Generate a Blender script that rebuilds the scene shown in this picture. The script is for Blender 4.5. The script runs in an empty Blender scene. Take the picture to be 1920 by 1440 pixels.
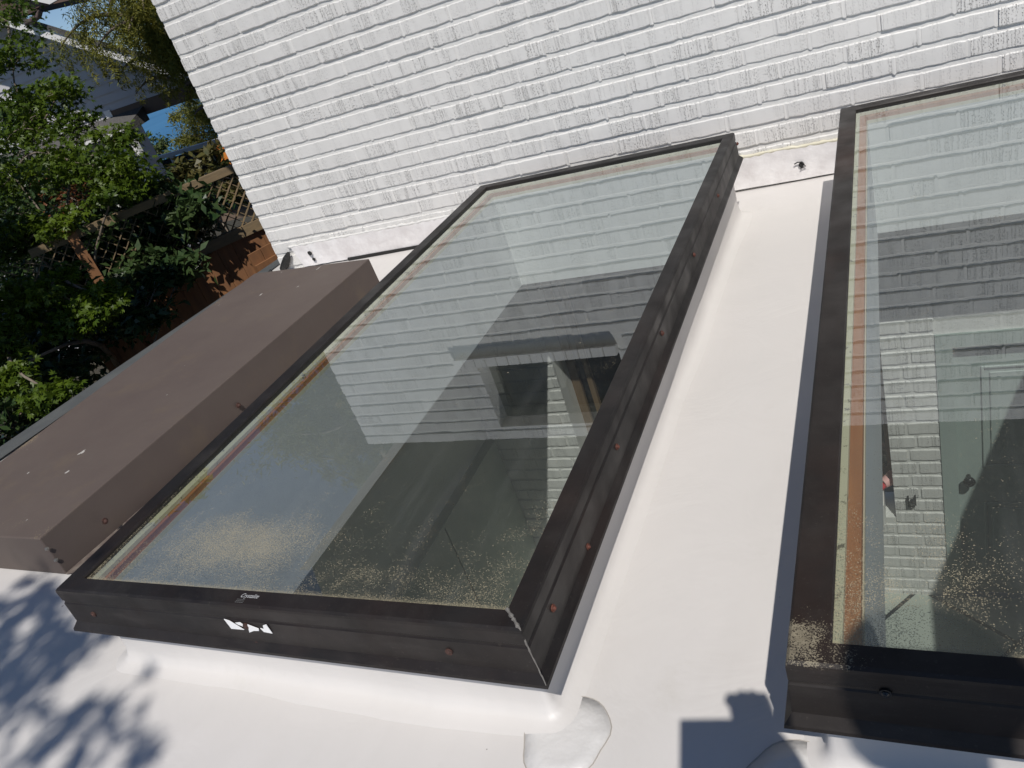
import bpy, bmesh, math, random
import numpy as np
from mathutils import Vector, Matrix
random.seed(4); RNG = np.random.default_rng(7)
U = 0.95                                   # metres per layout unit
sc = bpy.context.scene
# ------------------------------------------------------------------ camera
RM = np.array([[0.88729565, -0.06666454, -0.45635761],
               [0.34798373, -0.55261894, 0.75731079],
               [-0.30267763, -0.83076359, -0.46713821]])
CAM = np.array([0., 0., 1.]); FPX = 1458.1
cd = bpy.data.cameras.new('camera'); cam = bpy.data.objects.new('camera', cd); sc.collection.objects.link(cam)
r, dn, fw = RM[:, 0], RM[:, 1], RM[:, 2]
cam.matrix_world = Matrix(((r[0], -dn[0], -fw[0], 0), (r[1], -dn[1], -fw[1], 0), (r[2], -dn[2], -fw[2], 1.0 * U), (0, 0, 0, 1)))
cd.sensor_width = 36; cd.lens = 36 * FPX / 1920; cd.clip_start = 0.02; cd.clip_end = 20000
sc.camera = cam
# ------------------------------------------------------------------ light
SUN = Vector((0.31, -0.62, 1.0)).normalized()
EL = math.asin(SUN.z); AZ = math.atan2(SUN.x, SUN.y)
w = bpy.data.worlds.new('World'); sc.world = w; w.use_nodes = True
nt = w.node_tree; bg = nt.nodes['Background']
sk = nt.nodes.new('ShaderNodeTexSky'); sk.sky_type = 'NISHITA'; sk.sun_disc = False
sk.sun_elevation = EL; sk.sun_rotation = AZ; sk.altitude = 50; sk.air_density = 0.7; sk.dust_density = 0.0; sk.ozone_density = 4.0
nt.links.new(sk.outputs[0], bg.inputs[0]); bg.inputs[1].default_value = 0.075
sl = bpy.data.lights.new('sun', 'SUN'); sl.energy = 3.9; sl.angle = math.radians(0.53); sl.color = (1.0, 0.955, 0.90)
so = bpy.data.objects.new('sun', sl); sc.collection.objects.link(so)
so.rotation_euler = SUN.to_track_quat('Z', 'Y').to_euler()
sc.view_settings.view_transform = 'Standard'; sc.view_settings.look = 'None'
sc.view_settings.exposure = 0.0; sc.view_settings.gamma = 1.0
sc.cycles.max_bounces = 8; sc.cycles.transparent_max_bounces = 12

# ------------------------------------------------------------------ helpers
def dirw(x, y):
    return RM @ np.array([(x - 960) / FPX, (y - 720) / FPX, 1.])
def on(axis, v, x, y):
    d = dirw(x, y); t = (v - CAM[axis]) / d[axis]; return Vector(CAM + t * d)
def onx(x, y, v): return on(0, v, x, y)
def ony(x, y, v): return on(1, v, x, y)
def onz(x, y, v): return on(2, v, x, y)
def zr(y): return -0.29 - 0.034 * (y - 0.8)

def tag(o, label=None, cat=None, group=None, kind=None):
    if label: o['label'] = label
    if cat: o['category'] = cat
    if group: o['group'] = group
    if kind: o['kind'] = kind
    return o
def empty(name, loc, label=None, cat=None, group=None):
    o = bpy.data.objects.new(name, None); sc.collection.objects.link(o)
    o.location = Vector(loc) * U; o.empty_display_size = 0.1; o['_l'] = 1
    del o['_l']
    o.matrix_world = Matrix.Translation(Vector(loc) * U)
    return tag(o, label, cat, group)
def absloc(o):
    v = Vector((0, 0, 0))
    while o: v += o.location; o = o.parent
    return v
def mesh(name, V, F, mat, parent=None, smooth=False, origin=None, attr=None, world=True):
    """V in layout units, world coordinates"""
    V = np.asarray(V, dtype=float).reshape(-1, 3) * U
    me = bpy.data.meshes.new(name)
    o = bpy.data.objects.new(name, me); sc.collection.objects.link(o)
    if parent is not None:
        o.parent = parent; org = np.array(absloc(parent))
    elif origin is not None:
        org = np.array(origin, dtype=float) * U; o.location = org
    else:
        org = np.zeros(3)
    me.from_pydata((V - org).tolist(), [], [list(f) for f in F])
    if attr is not None:
        a = me.attributes.new('rnd', 'FLOAT', 'FACE'); a.data.foreach_set('value', np.asarray(attr, dtype=np.float32))
    if isinstance(mat, (list, tuple)):
        for m in mat: me.materials.append(m)
    else: me.materials.append(mat)
    if smooth: me.polygons.foreach_set('use_smooth', [True] * len(me.polygons))
    me.update(); return o
class MB:
    def __init__(s): s.V = []; s.F = []
    def add(s, V, F):
        n = len(s.V); s.V += [tuple(v) for v in V]; s.F += [tuple(i + n for i in f) for f in F]; return s
    def box(s, a, b):
        x0, y0, z0 = a; x1, y1, z1 = b
        return s.add([(x0, y0, z0), (x1, y0, z0), (x1, y1, z0), (x0, y1, z0), (x0, y0, z1), (x1, y0, z1), (x1, y1, z1), (x0, y1, z1)],
                     [(0, 3, 2, 1), (4, 5, 6, 7), (0, 1, 5, 4), (1, 2, 6, 5), (2, 3, 7, 6), (3, 0, 4, 7)])
    def bar(s, p, q, w, h, up=(0, 0, 1)):
        p = Vector(p); q = Vector(q); d = (q - p).normalized(); sd = d.cross(Vector(up)).normalized(); u = sd.cross(d)
        a = sd * w / 2; b = u * h / 2
        V = [p - a - b, p + a - b, p + a + b, p - a + b, q - a - b, q + a - b, q + a + b, q - a + b]
        return s.add(V, [(0, 1, 2, 3), (7, 6, 5, 4), (0, 4, 5, 1), (1, 5, 6, 2), (2, 6, 7, 3), (3, 7, 4, 0)])
    def tube(s, pts, rad, n=8, cap=True):
        pts = [Vector(p) for p in pts]; rad = rad if isinstance(rad, (list, tuple)) else [rad] * len(pts)
        V = []; F = []
        for i, p in enumerate(pts):
            d = (pts[min(i + 1, len(pts) - 1)] - pts[max(i - 1, 0)]).normalized()
            a = d.cross(Vector((0, 0, 1)) if abs(d.z) < .9 else Vector((1, 0, 0))).normalized(); b = d.cross(a)
            for k in range(n):
                t = 2 * math.pi * k / n; V.append(p + (a * math.cos(t) + b * math.sin(t)) * rad[i])
        for i in range(len(pts) - 1):
            for k in range(n):
                k2 = (k + 1) % n; F.append((i * n + k, i * n + k2, (i + 1) * n + k2, (i + 1) * n + k))
        if cap: F.append(tuple(range(n))[::-1]); F.append(tuple((len(pts) - 1) * n + k for k in range(n)))
        return s.add(V, F)
    def prism(s, poly, vec):
        poly = [Vector(p) for p in poly]; v = Vector(vec); n = len(poly)
        return s.add(poly + [p + v for p in poly], [tuple(range(n)), tuple(range(2 * n - 1, n - 1, -1))] +
                     [(i, (i + 1) % n, n + (i + 1) % n, n + i) for i in range(n)])
    def build(s, name, mat, parent=None, smooth=False, origin=None):
        o = mesh(name, s.V, s.F, mat, parent, smooth, origin)
        bm = bmesh.new(); bm.from_mesh(o.data); bmesh.ops.recalc_face_normals(bm, faces=bm.faces); bm.to_mesh(o.data); bm.free()
        return o
def bevel(o, w=0.003, seg=2):
    m = o.modifiers.new('bevel', 'BEVEL'); m.width = w; m.segments = seg; m.limit_method = 'ANGLE'; m.angle_limit = math.radians(40); return o

# ------------------------------------------------------------------ materials
class NT:
    def __init__(s, name):
        s.m = bpy.data.materials.new(name); s.m.use_nodes = True; s.t = s.m.node_tree; s.b = s.t.nodes['Principled BSDF']
        s.pos = s.n('ShaderNodeNewGeometry').outputs['Position']; s.out = s.t.nodes['Material Output']
    def n(s, ty, **k):
        nd = s.t.nodes.new(ty)
        for a, b in k.items(): setattr(nd, a, b)
        return nd
    def l(s, a, b): s.t.links.new(a, b)
    def val(s, sock, v):
        if hasattr(v, 'links') or isinstance(v, bpy.types.NodeSocket): s.l(v, sock)
        else: sock.default_value = v
    def noise(s, scale=5., detail=3., rough=.5, vec=None, dist=0.):
        nd = s.n('ShaderNodeTexNoise'); nd.inputs['Scale'].default_value = scale; nd.inputs['Detail'].default_value = detail
        nd.inputs['Roughness'].default_value = rough; nd.inputs['Distortion'].default_value = dist
        s.l(vec if vec is not None else s.pos, nd.inputs['Vector']); return nd.outputs['Fac']
    def vor(s, scale, vec=None, feature='F1', out='Distance', rand=1.0):
        nd = s.n('ShaderNodeTexVoronoi'); nd.feature = feature; nd.inputs['Scale'].default_value = scale
        nd.inputs['Randomness'].default_value = rand
        s.l(vec if vec is not None else s.pos, nd.inputs['Vector']); return nd.outputs[out]
    def map(s, scale=(1, 1, 1), loc=(0, 0, 0), vec=None):
        nd = s.n('ShaderNodeMapping'); nd.inputs['Scale'].default_value = scale; nd.inputs['Location'].default_value = loc
        s.l(vec if vec is not None else s.pos, nd.inputs[0]); return nd.outputs[0]
    def math(s, op, a, b=0., c=0.):
        nd = s.n('ShaderNodeMath', operation=op); s.val(nd.inputs[0], a); s.val(nd.inputs[1], b)
        if op in ('MULTIPLY_ADD',): s.val(nd.inputs[2], c)
        return nd.outputs[0]
    def rng(s, v, a, b, c=0., d=1.):
        nd = s.n('ShaderNodeMapRange'); nd.clamp = True; s.val(nd.inputs[0], v)
        for i, x in enumerate((a, b, c, d)): s.val(nd.inputs[i + 1], x)
        return nd.outputs[0]
    def mix(s, f, a, b):
        nd = s.n('ShaderNodeMix', data_type='RGBA'); s.val(nd.inputs[0], f)
        for i, x in ((6, a), (7, b)):
            if isinstance(x, tuple): nd.inputs[i].default_value = (*x[:3], 1)
            else: s.l(x, nd.inputs[i])
        return nd.outputs[2]
    def sep(s, v=None):
        nd = s.n('ShaderNodeSeparateXYZ'); s.l(v if v is not None else s.pos, nd.inputs[0]); return nd.outputs
    def bump(s, h, dist, strength=1.):
        nd = s.n('ShaderNodeBump'); nd.inputs['Distance'].default_value = dist; nd.inputs['Strength'].default_value = strength
        s.l(h, nd.inputs['Height']); s.l(nd.outputs[0], s.b.inputs['Normal']); return nd
    def col(s, c):
        if isinstance(c, tuple): s.b.inputs['Base Color'].default_value = (*c[:3], 1)
        else: s.l(c, s.b.inputs['Base Color'])
    def rough(s, v): s.val(s.b.inputs['Roughness'], v)
def simple(name, c, rough=.6, c2=None, nscale=6., metal=0., bump=0., bscale=60., spec=.5):
    t = NT(name)
    if c2: t.col(t.mix(t.rng(t.noise(nscale, 5, .6), .35, .68), c, c2))
    else: t.col(c)
    t.rough(rough); t.b.inputs['Metallic'].default_value = metal; t.b.inputs['Specular IOR Level'].default_value = spec
    if bump: t.bump(t.noise(bscale, 4, .6), bump)
    return t.m

def m_brick(name='white_painted_brick', base=(.735, .72, .69)):
    t = NT(name); a = t.n('ShaderNodeAttribute'); a.attribute_name = 'rnd'; rnd = a.outputs['Fac']
    off = t.n('ShaderNodeCombineXYZ'); t.l(t.math('MULTIPLY', rnd, 37.), off.inputs[0]); t.l(t.math('MULTIPLY', rnd, 11.), off.inputs[2])
    add = t.n('ShaderNodeVectorMath', operation='ADD'); t.l(t.pos, add.inputs[0]); t.l(off.outputs[0], add.inputs[1]); v = add.outputs[0]
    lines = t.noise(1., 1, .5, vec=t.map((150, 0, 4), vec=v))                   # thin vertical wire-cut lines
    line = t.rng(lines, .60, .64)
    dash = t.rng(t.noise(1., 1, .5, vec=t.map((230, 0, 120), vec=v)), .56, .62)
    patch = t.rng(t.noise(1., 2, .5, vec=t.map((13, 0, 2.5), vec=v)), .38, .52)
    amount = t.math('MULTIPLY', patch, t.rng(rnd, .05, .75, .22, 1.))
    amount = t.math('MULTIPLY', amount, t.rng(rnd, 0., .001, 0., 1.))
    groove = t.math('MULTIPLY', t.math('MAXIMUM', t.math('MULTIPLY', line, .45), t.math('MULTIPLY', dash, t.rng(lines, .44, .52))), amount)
    fine = t.noise(90, 4, .6); big = t.noise(14, 3, .5)
    h = t.math('SUBTRACT', t.math('MULTIPLY_ADD', big, .5, t.math('MULTIPLY', fine, .12)), groove)
    t.bump(h, .0038, .95)
    c = t.mix(t.rng(t.noise(3.5, 4, .6), .3, .7), base, tuple(x * .93 for x in base))
    c = t.mix(t.math('MULTIPLY', groove, .55), c, (.20, .19, .175))            # small shadows of the pits, darkened into the colour
    t.col(c); t.rough(.5); t.b.inputs['Specular IOR Level'].default_value = .4
    return t.m
def m_roof():
    t = NT('white_roof_membrane')
    c = t.mix(t.rng(t.noise(1.3, 4, .6), .3, .75), (.66, .635, .61), (.61, .59, .565))
    sp = t.rng(t.vor(9.), .012, .02, 1., 0.)
    c = t.mix(t.math('MULTIPLY', sp, .7), c, (.12, .10, .08))
    st = t.rng(t.noise(5., 5, .7), .62, .80)
    c = t.mix(t.math('MULTIPLY', st, .25), c, (.45, .42, .36))
    scuff = t.math('MULTIPLY', t.rng(t.noise(1., 5, .65, vec=t.map((2.2, .7, 1))), .50, .75), .22); c = t.mix(scuff, c, (.43, .41, .38))
    leafb = t.rng(t.vor(2.6), .010, .016, 1., 0.); c = t.mix(t.math('MULTIPLY', leafb, .85), c, (.08, .055, .04))
    t.col(c); t.rough(t.rng(t.noise(2.5, 3), .3, .7, .38, .55))
    t.bump(t.math('MULTIPLY_ADD', t.noise(3.2, 4, .6, dist=1.2), 1., t.math('MULTIPLY', t.noise(1., 2, .5, vec=t.map((14, 4, 8)), dist=1.), .10)), .006, .6)
    return t.m
def m_glass(front_y, x0, x1, blob, name, left_dirt):
    t = NT(name); nts = t.t; nts.nodes.remove(t.b)
    X, Y, Z = t.sep()[0:3]
    fy = front_y * U
    gm_ = t.n('ShaderNodeNewGeometry'); dp = t.n('ShaderNodeVectorMath', operation='DOT_PRODUCT'); t.l(gm_.outputs['Incoming'], dp.inputs[0]); t.l(gm_.outputs['True Normal'], dp.inputs[1])
    om = t.math('SUBTRACT', 1., t.math('ABSOLUTE', dp.outputs['Value'])); refl = t.math('MULTIPLY_ADD', t.math('POWER', om, 4.), .82, .17)   # four pane surfaces together
    gl = t.n('ShaderNodeBsdfGlossy'); gl.inputs['Roughness'].default_value = 0.0; gl.inputs['Color'].default_value = (.95, .99, 1.0, 1)
    wob = t.n('ShaderNodeBump'); wob.inputs['Distance'].default_value = .0006; wob.inputs['Strength'].default_value = .25
    t.l(t.noise(2.2, 1, .5), wob.inputs['Height']); t.l(wob.outputs[0], gl.inputs['Normal'])
    tr = t.n('ShaderNodeBsdfTransparent'); tr.inputs['Color'].default_value = (.77, .81, .80, 1)
    mx = t.n('ShaderNodeMixShader'); t.l(refl, mx.inputs[0]); t.l(tr.outputs[0], mx.inputs[1]); t.l(gl.outputs[0], mx.inputs[2])
    # faint film of dust everywhere
    film = t.n('ShaderNodeBsdfDiffuse'); film.inputs['Color'].default_value = (.56, .58, .56, 1)
    m2 = t.n('ShaderNodeMixShader'); t.l(t.math('ADD', t.rng(t.noise(3., 4, .6), .3, .8, .006, .028), t.math('MULTIPLY', t.rng(t.noise(1., 4, .6, vec=t.map((16, 1.6, 1))), .5, .8), t.rng(Y, fy, fy + .9, .055, .012))), m2.inputs[0]); t.l(mx.outputs[0], m2.inputs[1]); t.l(film.outputs[0], m2.inputs[2])
    # pollen and grit washed down against the lower edge
    fy = front_y * U
    def d2(cx, cy, rx, ry):
        a = t.math('DIVIDE', t.math('SUBTRACT', X, cx * U), rx * U); b = t.math('DIVIDE', t.math('SUBTRACT', Y, cy * U), ry * U)
        return t.math('SQRT', t.math('ADD', t.math('MULTIPLY', a, a), t.math('MULTIPLY', b, b)))
    edge = t.rng(Y, fy, fy + .035, 1., 0.); near = t.rng(Y, fy, fy + .34, .36, 0.)
    dens = t.math('MAXIMUM', edge, near)
    for cx, cy, rx, ry, s in blob: dens = t.math('MAXIMUM', dens, t.rng(d2(cx, cy, rx, ry), .25, 1., s, 0.))
    sides = t.math('MAXIMUM', t.rng(X, x0 * U, x0 * U + left_dirt, .8, 0.), t.rng(X, x1 * U, x1 * U - .018, .85, 0.))
    dens = t.math('MAXIMUM', dens, t.math('MULTIPLY', sides, t.rng(Y, fy, fy + .5, 1., .0)))
    dens = t.math('ADD', dens, t.rng(t.noise(9., 5, .7), .35, .7, -.30, .22))
    def specks(sc_, size):
        vn = t.n('ShaderNodeTexVoronoi'); vn.inputs['Scale'].default_value = sc_; t.l(t.pos, vn.inputs['Vector'])
        rn = t.sep(vn.outputs['Color'])[0]
        return t.math('MULTIPLY', t.rng(t.math('SUBTRACT', dens, rn), -.02, .02), t.rng(vn.outputs['Distance'], size, size * 1.35, 1., 0.))
    dens = t.math('MULTIPLY', t.math('POWER', t.math('MAXIMUM', dens, 0.), 1.6), .95)
    mask = t.math('MAXIMUM', t.math('MULTIPLY', specks(700, .5), .85), t.math('MULTIPLY', specks(300, .30), .9))
    mask = t.math('MAXIMUM', t.math('MULTIPLY', mask, .75), t.math('MULTIPLY', dens, .13))
    lip = t.math('MULTIPLY', t.rng(Y, fy - .002, fy + .016, 1., 0.), t.rng(t.noise(60, 3, .7), .25, .5, .35, 1.)); mask = t.math('MAXIMUM', mask, t.math('MULTIPLY', lip, .85))
    spots = t.rng(t.vor(5.5), .010, .022, 1., 0.); spots2 = t.rng(t.vor(16.), .03, .045, 1., 0.)
    spots = t.math('MAXIMUM', spots, t.math('MULTIPLY', spots2, t.rng(t.noise(2.), .5, .6)))
    mask = t.math('MAXIMUM', mask, t.math('MULTIPLY', spots, .6))
    dirt = t.n('ShaderNodeBsdfDiffuse'); t.l(t.mix(t.noise(160, 2), (.46, .40, .27), (.26, .23, .16)), dirt.inputs['Color'])
    m3 = t.n('ShaderNodeMixShader'); t.l(mask, m3.inputs[0]); t.l(m2.outputs[0], m3.inputs[1]); t.l(dirt.outputs[0], m3.inputs[2])
    t.l(m3.outputs[0], t.out.inputs[0]); return t.m
def m_frame(name, c=(.0115, .0100, .0095), rust=0.10, y0=None, corner=None):
    t = NT(name)
    a = t.rng(t.noise(4., 6, .65), .42, .72); k = t.mix(a, c, tuple(x * 1.7 + .003 for x in c))
    k = t.mix(t.math('MULTIPLY', t.rng(t.noise(2.2, 5, .6, vec=t.map(loc=(3, 1, 9))), .5, .75), rust * 3), k, (.042, .020, .013))
    if corner:
        X, Y, Z = t.sep()[0:3]
        dx = t.math('SUBTRACT', X, corner[0] * U); dy = t.math('SUBTRACT', Y, corner[1] * U)
        dd = t.math('SQRT', t.math('ADD', t.math('MULTIPLY', dx, dx), t.math('MULTIPLY', dy, dy)))
        dens = t.math('MULTIPLY', t.rng(dd, .02, .19, .86, 0.), t.rng(Z, -.02, -.004))
        msk = t.rng(t.math('SUBTRACT', t.math('MULTIPLY_ADD', t.noise(14, 4, .6), .5, t.math('MULTIPLY', t.noise(420, 2, .7), .5)), t.rng(dens, 0, 1, .8, .42)), 0, .03)
        k = t.mix(msk, k, t.mix(t.noise(120, 3), (.34, .30, .21), (.12, .10, .07)))
    st = t.rng(t.noise(1., 5, .65, vec=t.map((5, 5, 30))), .50, .78); k = t.mix(t.math('MULTIPLY', st, .55), k, (.045, .040, .036))
    du = t.rng(t.noise(170, 3, .7), .62, .74); k = t.mix(t.math('MULTIPLY', du, .30), k, (.10, .09, .075))
    t.col(k); t.rough(t.rng(t.noise(9., 4), .3, .7, .36, .62)); t.b.inputs['Specular IOR Level'].default_value = .3
    t.bump(t.noise(25, 4, .6), .0008, .5); return t.m
def m_box():
    t = NT('brown_painted_metal'); X, Y, Z = t.sep()[0:3]
    k = t.mix(t.rng(t.noise(1.8, 5, .6), .3, .72), (.098, .076, .068), (.122, .098, .084))
    # chalky pollen trapped at the lower end and along the outer edge, and chips of paint
    e = t.math('MAXIMUM', t.rng(Y, 1.11 * U, 1.45 * U, .95, 0.), t.rng(X, -3.42 * U, -3.20 * U, .85, 0.))
    e = t.math('MULTIPLY', e, t.rng(t.noise(3.2, 4, .6), .40, .62)); e = t.math('MULTIPLY', e, t.rng(Z, -.16 * U, -.145 * U))
    g = t.rng(t.math('SUBTRACT', t.noise(240, 3, .7), t.rng(e, 0, 1, .80, .42)), 0, .05)
    k = t.mix(t.math('MULTIPLY', g, .75), k, (.36, .29, .17))
    ch = t.math('MULTIPLY', t.rng(t.noise(26., 3, .5, vec=t.map((1, .35, 1))), .735, .75), t.rng(Z, -.16 * U, -.145 * U))
    k = t.mix(ch, k, (.45, .43, .40))
    k = t.mix(t.math('MULTIPLY', t.rng(t.noise(5, 5, .7), .55, .8), .35), k, (.17, .13, .08))
    t.col(k); t.rough(t.rng(t.noise(4., 4), .3, .7, .6, .75)); t.b.inputs['Specular IOR Level'].default_value = .25; t.bump(t.noise(3.2, 3, .5), .012, .5); return t.m
def m_leaf(name, c1, c2, tr=.35, rough=.45):
    t = NT(name); oi = t.noise(2.4, 2, .5); a = t.noise(23., 2, .6)
    c = t.mix(t.rng(t.math('ADD', t.math('MULTIPLY', oi, .6), t.math('MULTIPLY', a, .5)), .40, .72), c1, c2); t.col(c); t.rough(rough)
    t.b.inputs['Specular IOR Level'].default_value = .35
    td = t.n('ShaderNodeBsdfTranslucent'); t.l(c, td.inputs[0]); ms = t.n('ShaderNodeMixShader'); ms.inputs[0].default_value = tr
    t.l(t.b.outputs[0], ms.inputs[1]); t.l(td.outputs[0], ms.inputs[2]); t.l(ms.outputs[0], t.out.inputs[0]); return t.m
def m_wood(name, c1, c2, rough=.7, axis=(1, 1, 12)):
    t = NT(name); g = t.noise(1., 5, .6, vec=t.map(tuple(x * 6 for x in axis)))
    k = t.mix(t.rng(g, .3, .7), c1, c2); k = t.mix(t.math('MULTIPLY', t.rng(t.noise(3), .5, .75), .5), k, tuple(x * .6 for x in c1))
    t.col(k); t.rough(rough); t.bump(g, .002, .6); return t.m

M = {}
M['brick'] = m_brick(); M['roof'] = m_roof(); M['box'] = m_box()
M['mortar'] = simple('white_painted_mortar', (.72, .71, .68), .55, (.66, .65, .62), 8, bump=.003, bscale=45)
M['frame1'] = m_frame('black_bronze_frame'); M['frame2'] = m_frame('black_bronze_frame_worn', (.014, .011, .0095), .22, corner=(-.17, .80))
M['flash'] = simple('white_coated_flashing', (.80, .78, .77), .42, (.66, .63, .62), 11, bump=.005, bscale=22)
M['seal'] = simple('cream_sealant', (.70, .67, .54), .5, (.62, .58, .44), 12, bump=.003, bscale=60)
M['tar'] = simple('black_tar', (.015, .015, .014), .6, bump=.01, bscale=60)
t = NT('cream_glazing_spacer'); k = t.mix(t.rng(t.noise(38., 4, .7), .60, .66), (.62, .58, .40), (.16, .14, .09)); t.col(k); t.rough(.5); M['spacer'] = t.m
M['woodtrim'] = m_wood('orange_brown_curb_wood', (.44, .18, .06), (.34, .12, .04), axis=(6, .4, 6))
M['creamtrim'] = simple('cream_trim', (.70, .66, .50), .6)
M['dry'] = simple('white_drywall', (.74, .75, .74), .8, (.70, .71, .70), 2.)
M['dryblue'] = simple('painted_ceiling', (.55, .56, .54), .85)
M['floor'] = None
t = NT('grey_slate_floor')
rot = t.n('ShaderNodeMapping'); rot.inputs['Rotation'].default_value = (0, 0, math.radians(38)); t.l(t.pos, rot.inputs[0])
br = t.n('ShaderNodeTexBrick'); br.offset = 0.; br.inputs['Scale'].default_value = 1.; br.inputs['Mortar Size'].default_value = .012
br.inputs['Brick Width'].default_value = .6; br.inputs['Row Height'].default_value = .6
br.inputs['Color1'].default_value = (.40, .43, .38, 1); br.inputs['Color2'].default_value = (.46, .48, .43, 1); br.inputs['Mortar'].default_value = (.03, .03, .03, 1)
t.l(rot.outputs[0], br.inputs['Vector']); t.col(br.outputs[0]); t.rough(.5); M['floor'] = t.m
M['panel'] = simple('dark_green_grey_panelling', (.34, .38, .33), .6, (.40, .43, .37), 3.)
M['inwall'] = simple('room_wall_paint', (.70, .72, .64), .8)
M['doorp'] = simple('grey_green_door_paint', (.36, .42, .39), .5, (.33, .39, .36), 3.)
M['darkmetal'] = simple('dark_metal', (.02, .02, .02), .25, metal=.6)
M['darkglass'] = simple('dark_window_pane', (.012, .014, .014), .06)
M['timber'] = m_wood('brown_window_timber', (.16, .11, .065), (.22, .15, .09), axis=(6, 6, .5))
M['rust'] = simple('rusty_screw', (.13, .038, .022), .65, (.05, .02, .014), 80)
M['darkrust'] = simple('dark_rusty_bolt', (.075, .032, .024), .8, (.035, .02, .016), 90)
M['steel'] = simple('steel_screw', (.30, .29, .27), .35, metal=.8)
M['galv'] = simple('grey_metal_edge', (.13, .135, .13), .5, (.10, .105, .105), 6, metal=.2)
M['white'] = simple('white_sticker', (.86, .86, .86), .4)
M['rubber_red'] = simple('red_rubber', (.62, .06, .07), .45); M['rubber_pink'] = simple('pale_pink_rubber', (.80, .45, .42), .5)
M['card'] = simple('tan_cardboard', (.45, .36, .20), .8)
M['siding'] = simple('pale_grey_siding', (.50, .49, .50), .7, (.46, .45, .46), 3)
M['trim'] = simple('white_house_trim', (.80, .79, .76), .6)
M['shingle'] = simple('grey_shingles', (.075, .072, .07), .9, (.11, .105, .10), 30, bump=.01, bscale=40)
M['brownbeam'] = simple('brown_beam', (.10, .065, .045), .7)
M['pipe'] = simple('brown_downspout', (.13, .09, .08), .5)
M['cedarfence'] = m_wood('cedar_fence_boards', (.27, .125, .05), (.16, .075, .035), axis=(3, 3, .5))
M['oldwood'] = m_wood('weathered_fence_rail', (.24, .17, .09), (.16, .12, .07), axis=(1, 1, 6))
M['ground'] = simple('garden_soil', (.035, .030, .022), .95, (.05, .045, .025), 4, bump=.05, bscale=8)
M['bark'] = simple('grey_brown_bark', (.13, .10, .075), .85, (.20, .17, .13), 14, bump=.01, bscale=40)
M['maple'] = m_leaf('maple_leaves', (.032, .066, .007), (.105, .155, .010), .28)
M['dark'] = m_leaf('dark_glossy_leaves', (.022, .05, .016), (.06, .09, .03), .18, .3)
M['cedar'] = m_leaf('weeping_cedar_sprays', (.10, .12, .022), (.26, .24, .04), .35, .6)
M['bush'] = m_leaf('grey_green_shrub', (.05, .09, .03), (.12, .15, .05), .3)
M['copper'] = m_leaf('copper_leaves', (.12, .035, .015), (.20, .08, .03), .3)
M['teal'] = simple('teal_glaze', (.05, .32, .26), .3); M['orangewood'] = m_wood('orange_varnished_wood', (.75, .28, .05), (.60, .20, .03), axis=(8, 8, .5))
M['navy'] = simple('navy_cushion', (.03, .045, .09), .8); M['wicker'] = simple('dark_wicker', (.025, .02, .018), .8, bump=.01, bscale=80)
M['deck'] = m_wood('deck_boards', (.22, .16, .12), (.16, .12, .09), axis=(.5, 6, 1)); M['terra'] = simple('terracotta', (.40, .18, .10), .7)
M['railglass'] = None
t = NT('rail_glass'); t.t.nodes.remove(t.b); a = t.n('ShaderNodeBsdfTransparent'); a.inputs[0].default_value = (.75, .85, .82, 1); b = t.n('ShaderNodeBsdfGlossy'); b.inputs['Roughness'].default_value = .02
f = t.n('ShaderNodeFresnel'); f.inputs[0].default_value = 1.5; mm = t.n('ShaderNodeMixShader'); t.l(f.outputs[0], mm.inputs[0]); t.l(a.outputs[0], mm.inputs[1]); t.l(b.outputs[0], mm.inputs[2]); t.l(mm.outputs[0], t.out.inputs[0]); M['railglass'] = t.m
t = NT('sea_water'); t.col(t.mix(t.rng(t.noise(1., 4, .6, vec=t.map((.02, .004, 1))), .3, .7), (.028, .13, .27), (.055, .19, .35))); t.rough(.55)
wv = t.noise(1., 4, .6, vec=t.map((.10, .35, 1))); t.bump(wv, .12, .6); M['sea'] = t.m
M['upper'] = simple('dark_sky_blocker_and_window', (.11, .115, .10), .8, (.14, .14, .12), 3)
M['skin'] = simple('skin', (.45, .27, .19), .5); M['shirt'] = simple('grey_shirt', (.12, .12, .13), .9); M['jeans'] = simple('blue_jeans', (.05, .07, .12), .9)
M['hair'] = simple('brown_hair', (.05, .03, .02), .7); M['black'] = simple('black_plastic', (.01, .01, .01), .3)
M['edge'] = simple('dirty_weld_line', (.40, .37, .33), .7)
M['patch'] = simple('glossy_membrane_patch', (.64, .625, .605), .40, (.60, .59, .57), 6, bump=.006, bscale=11)

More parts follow.
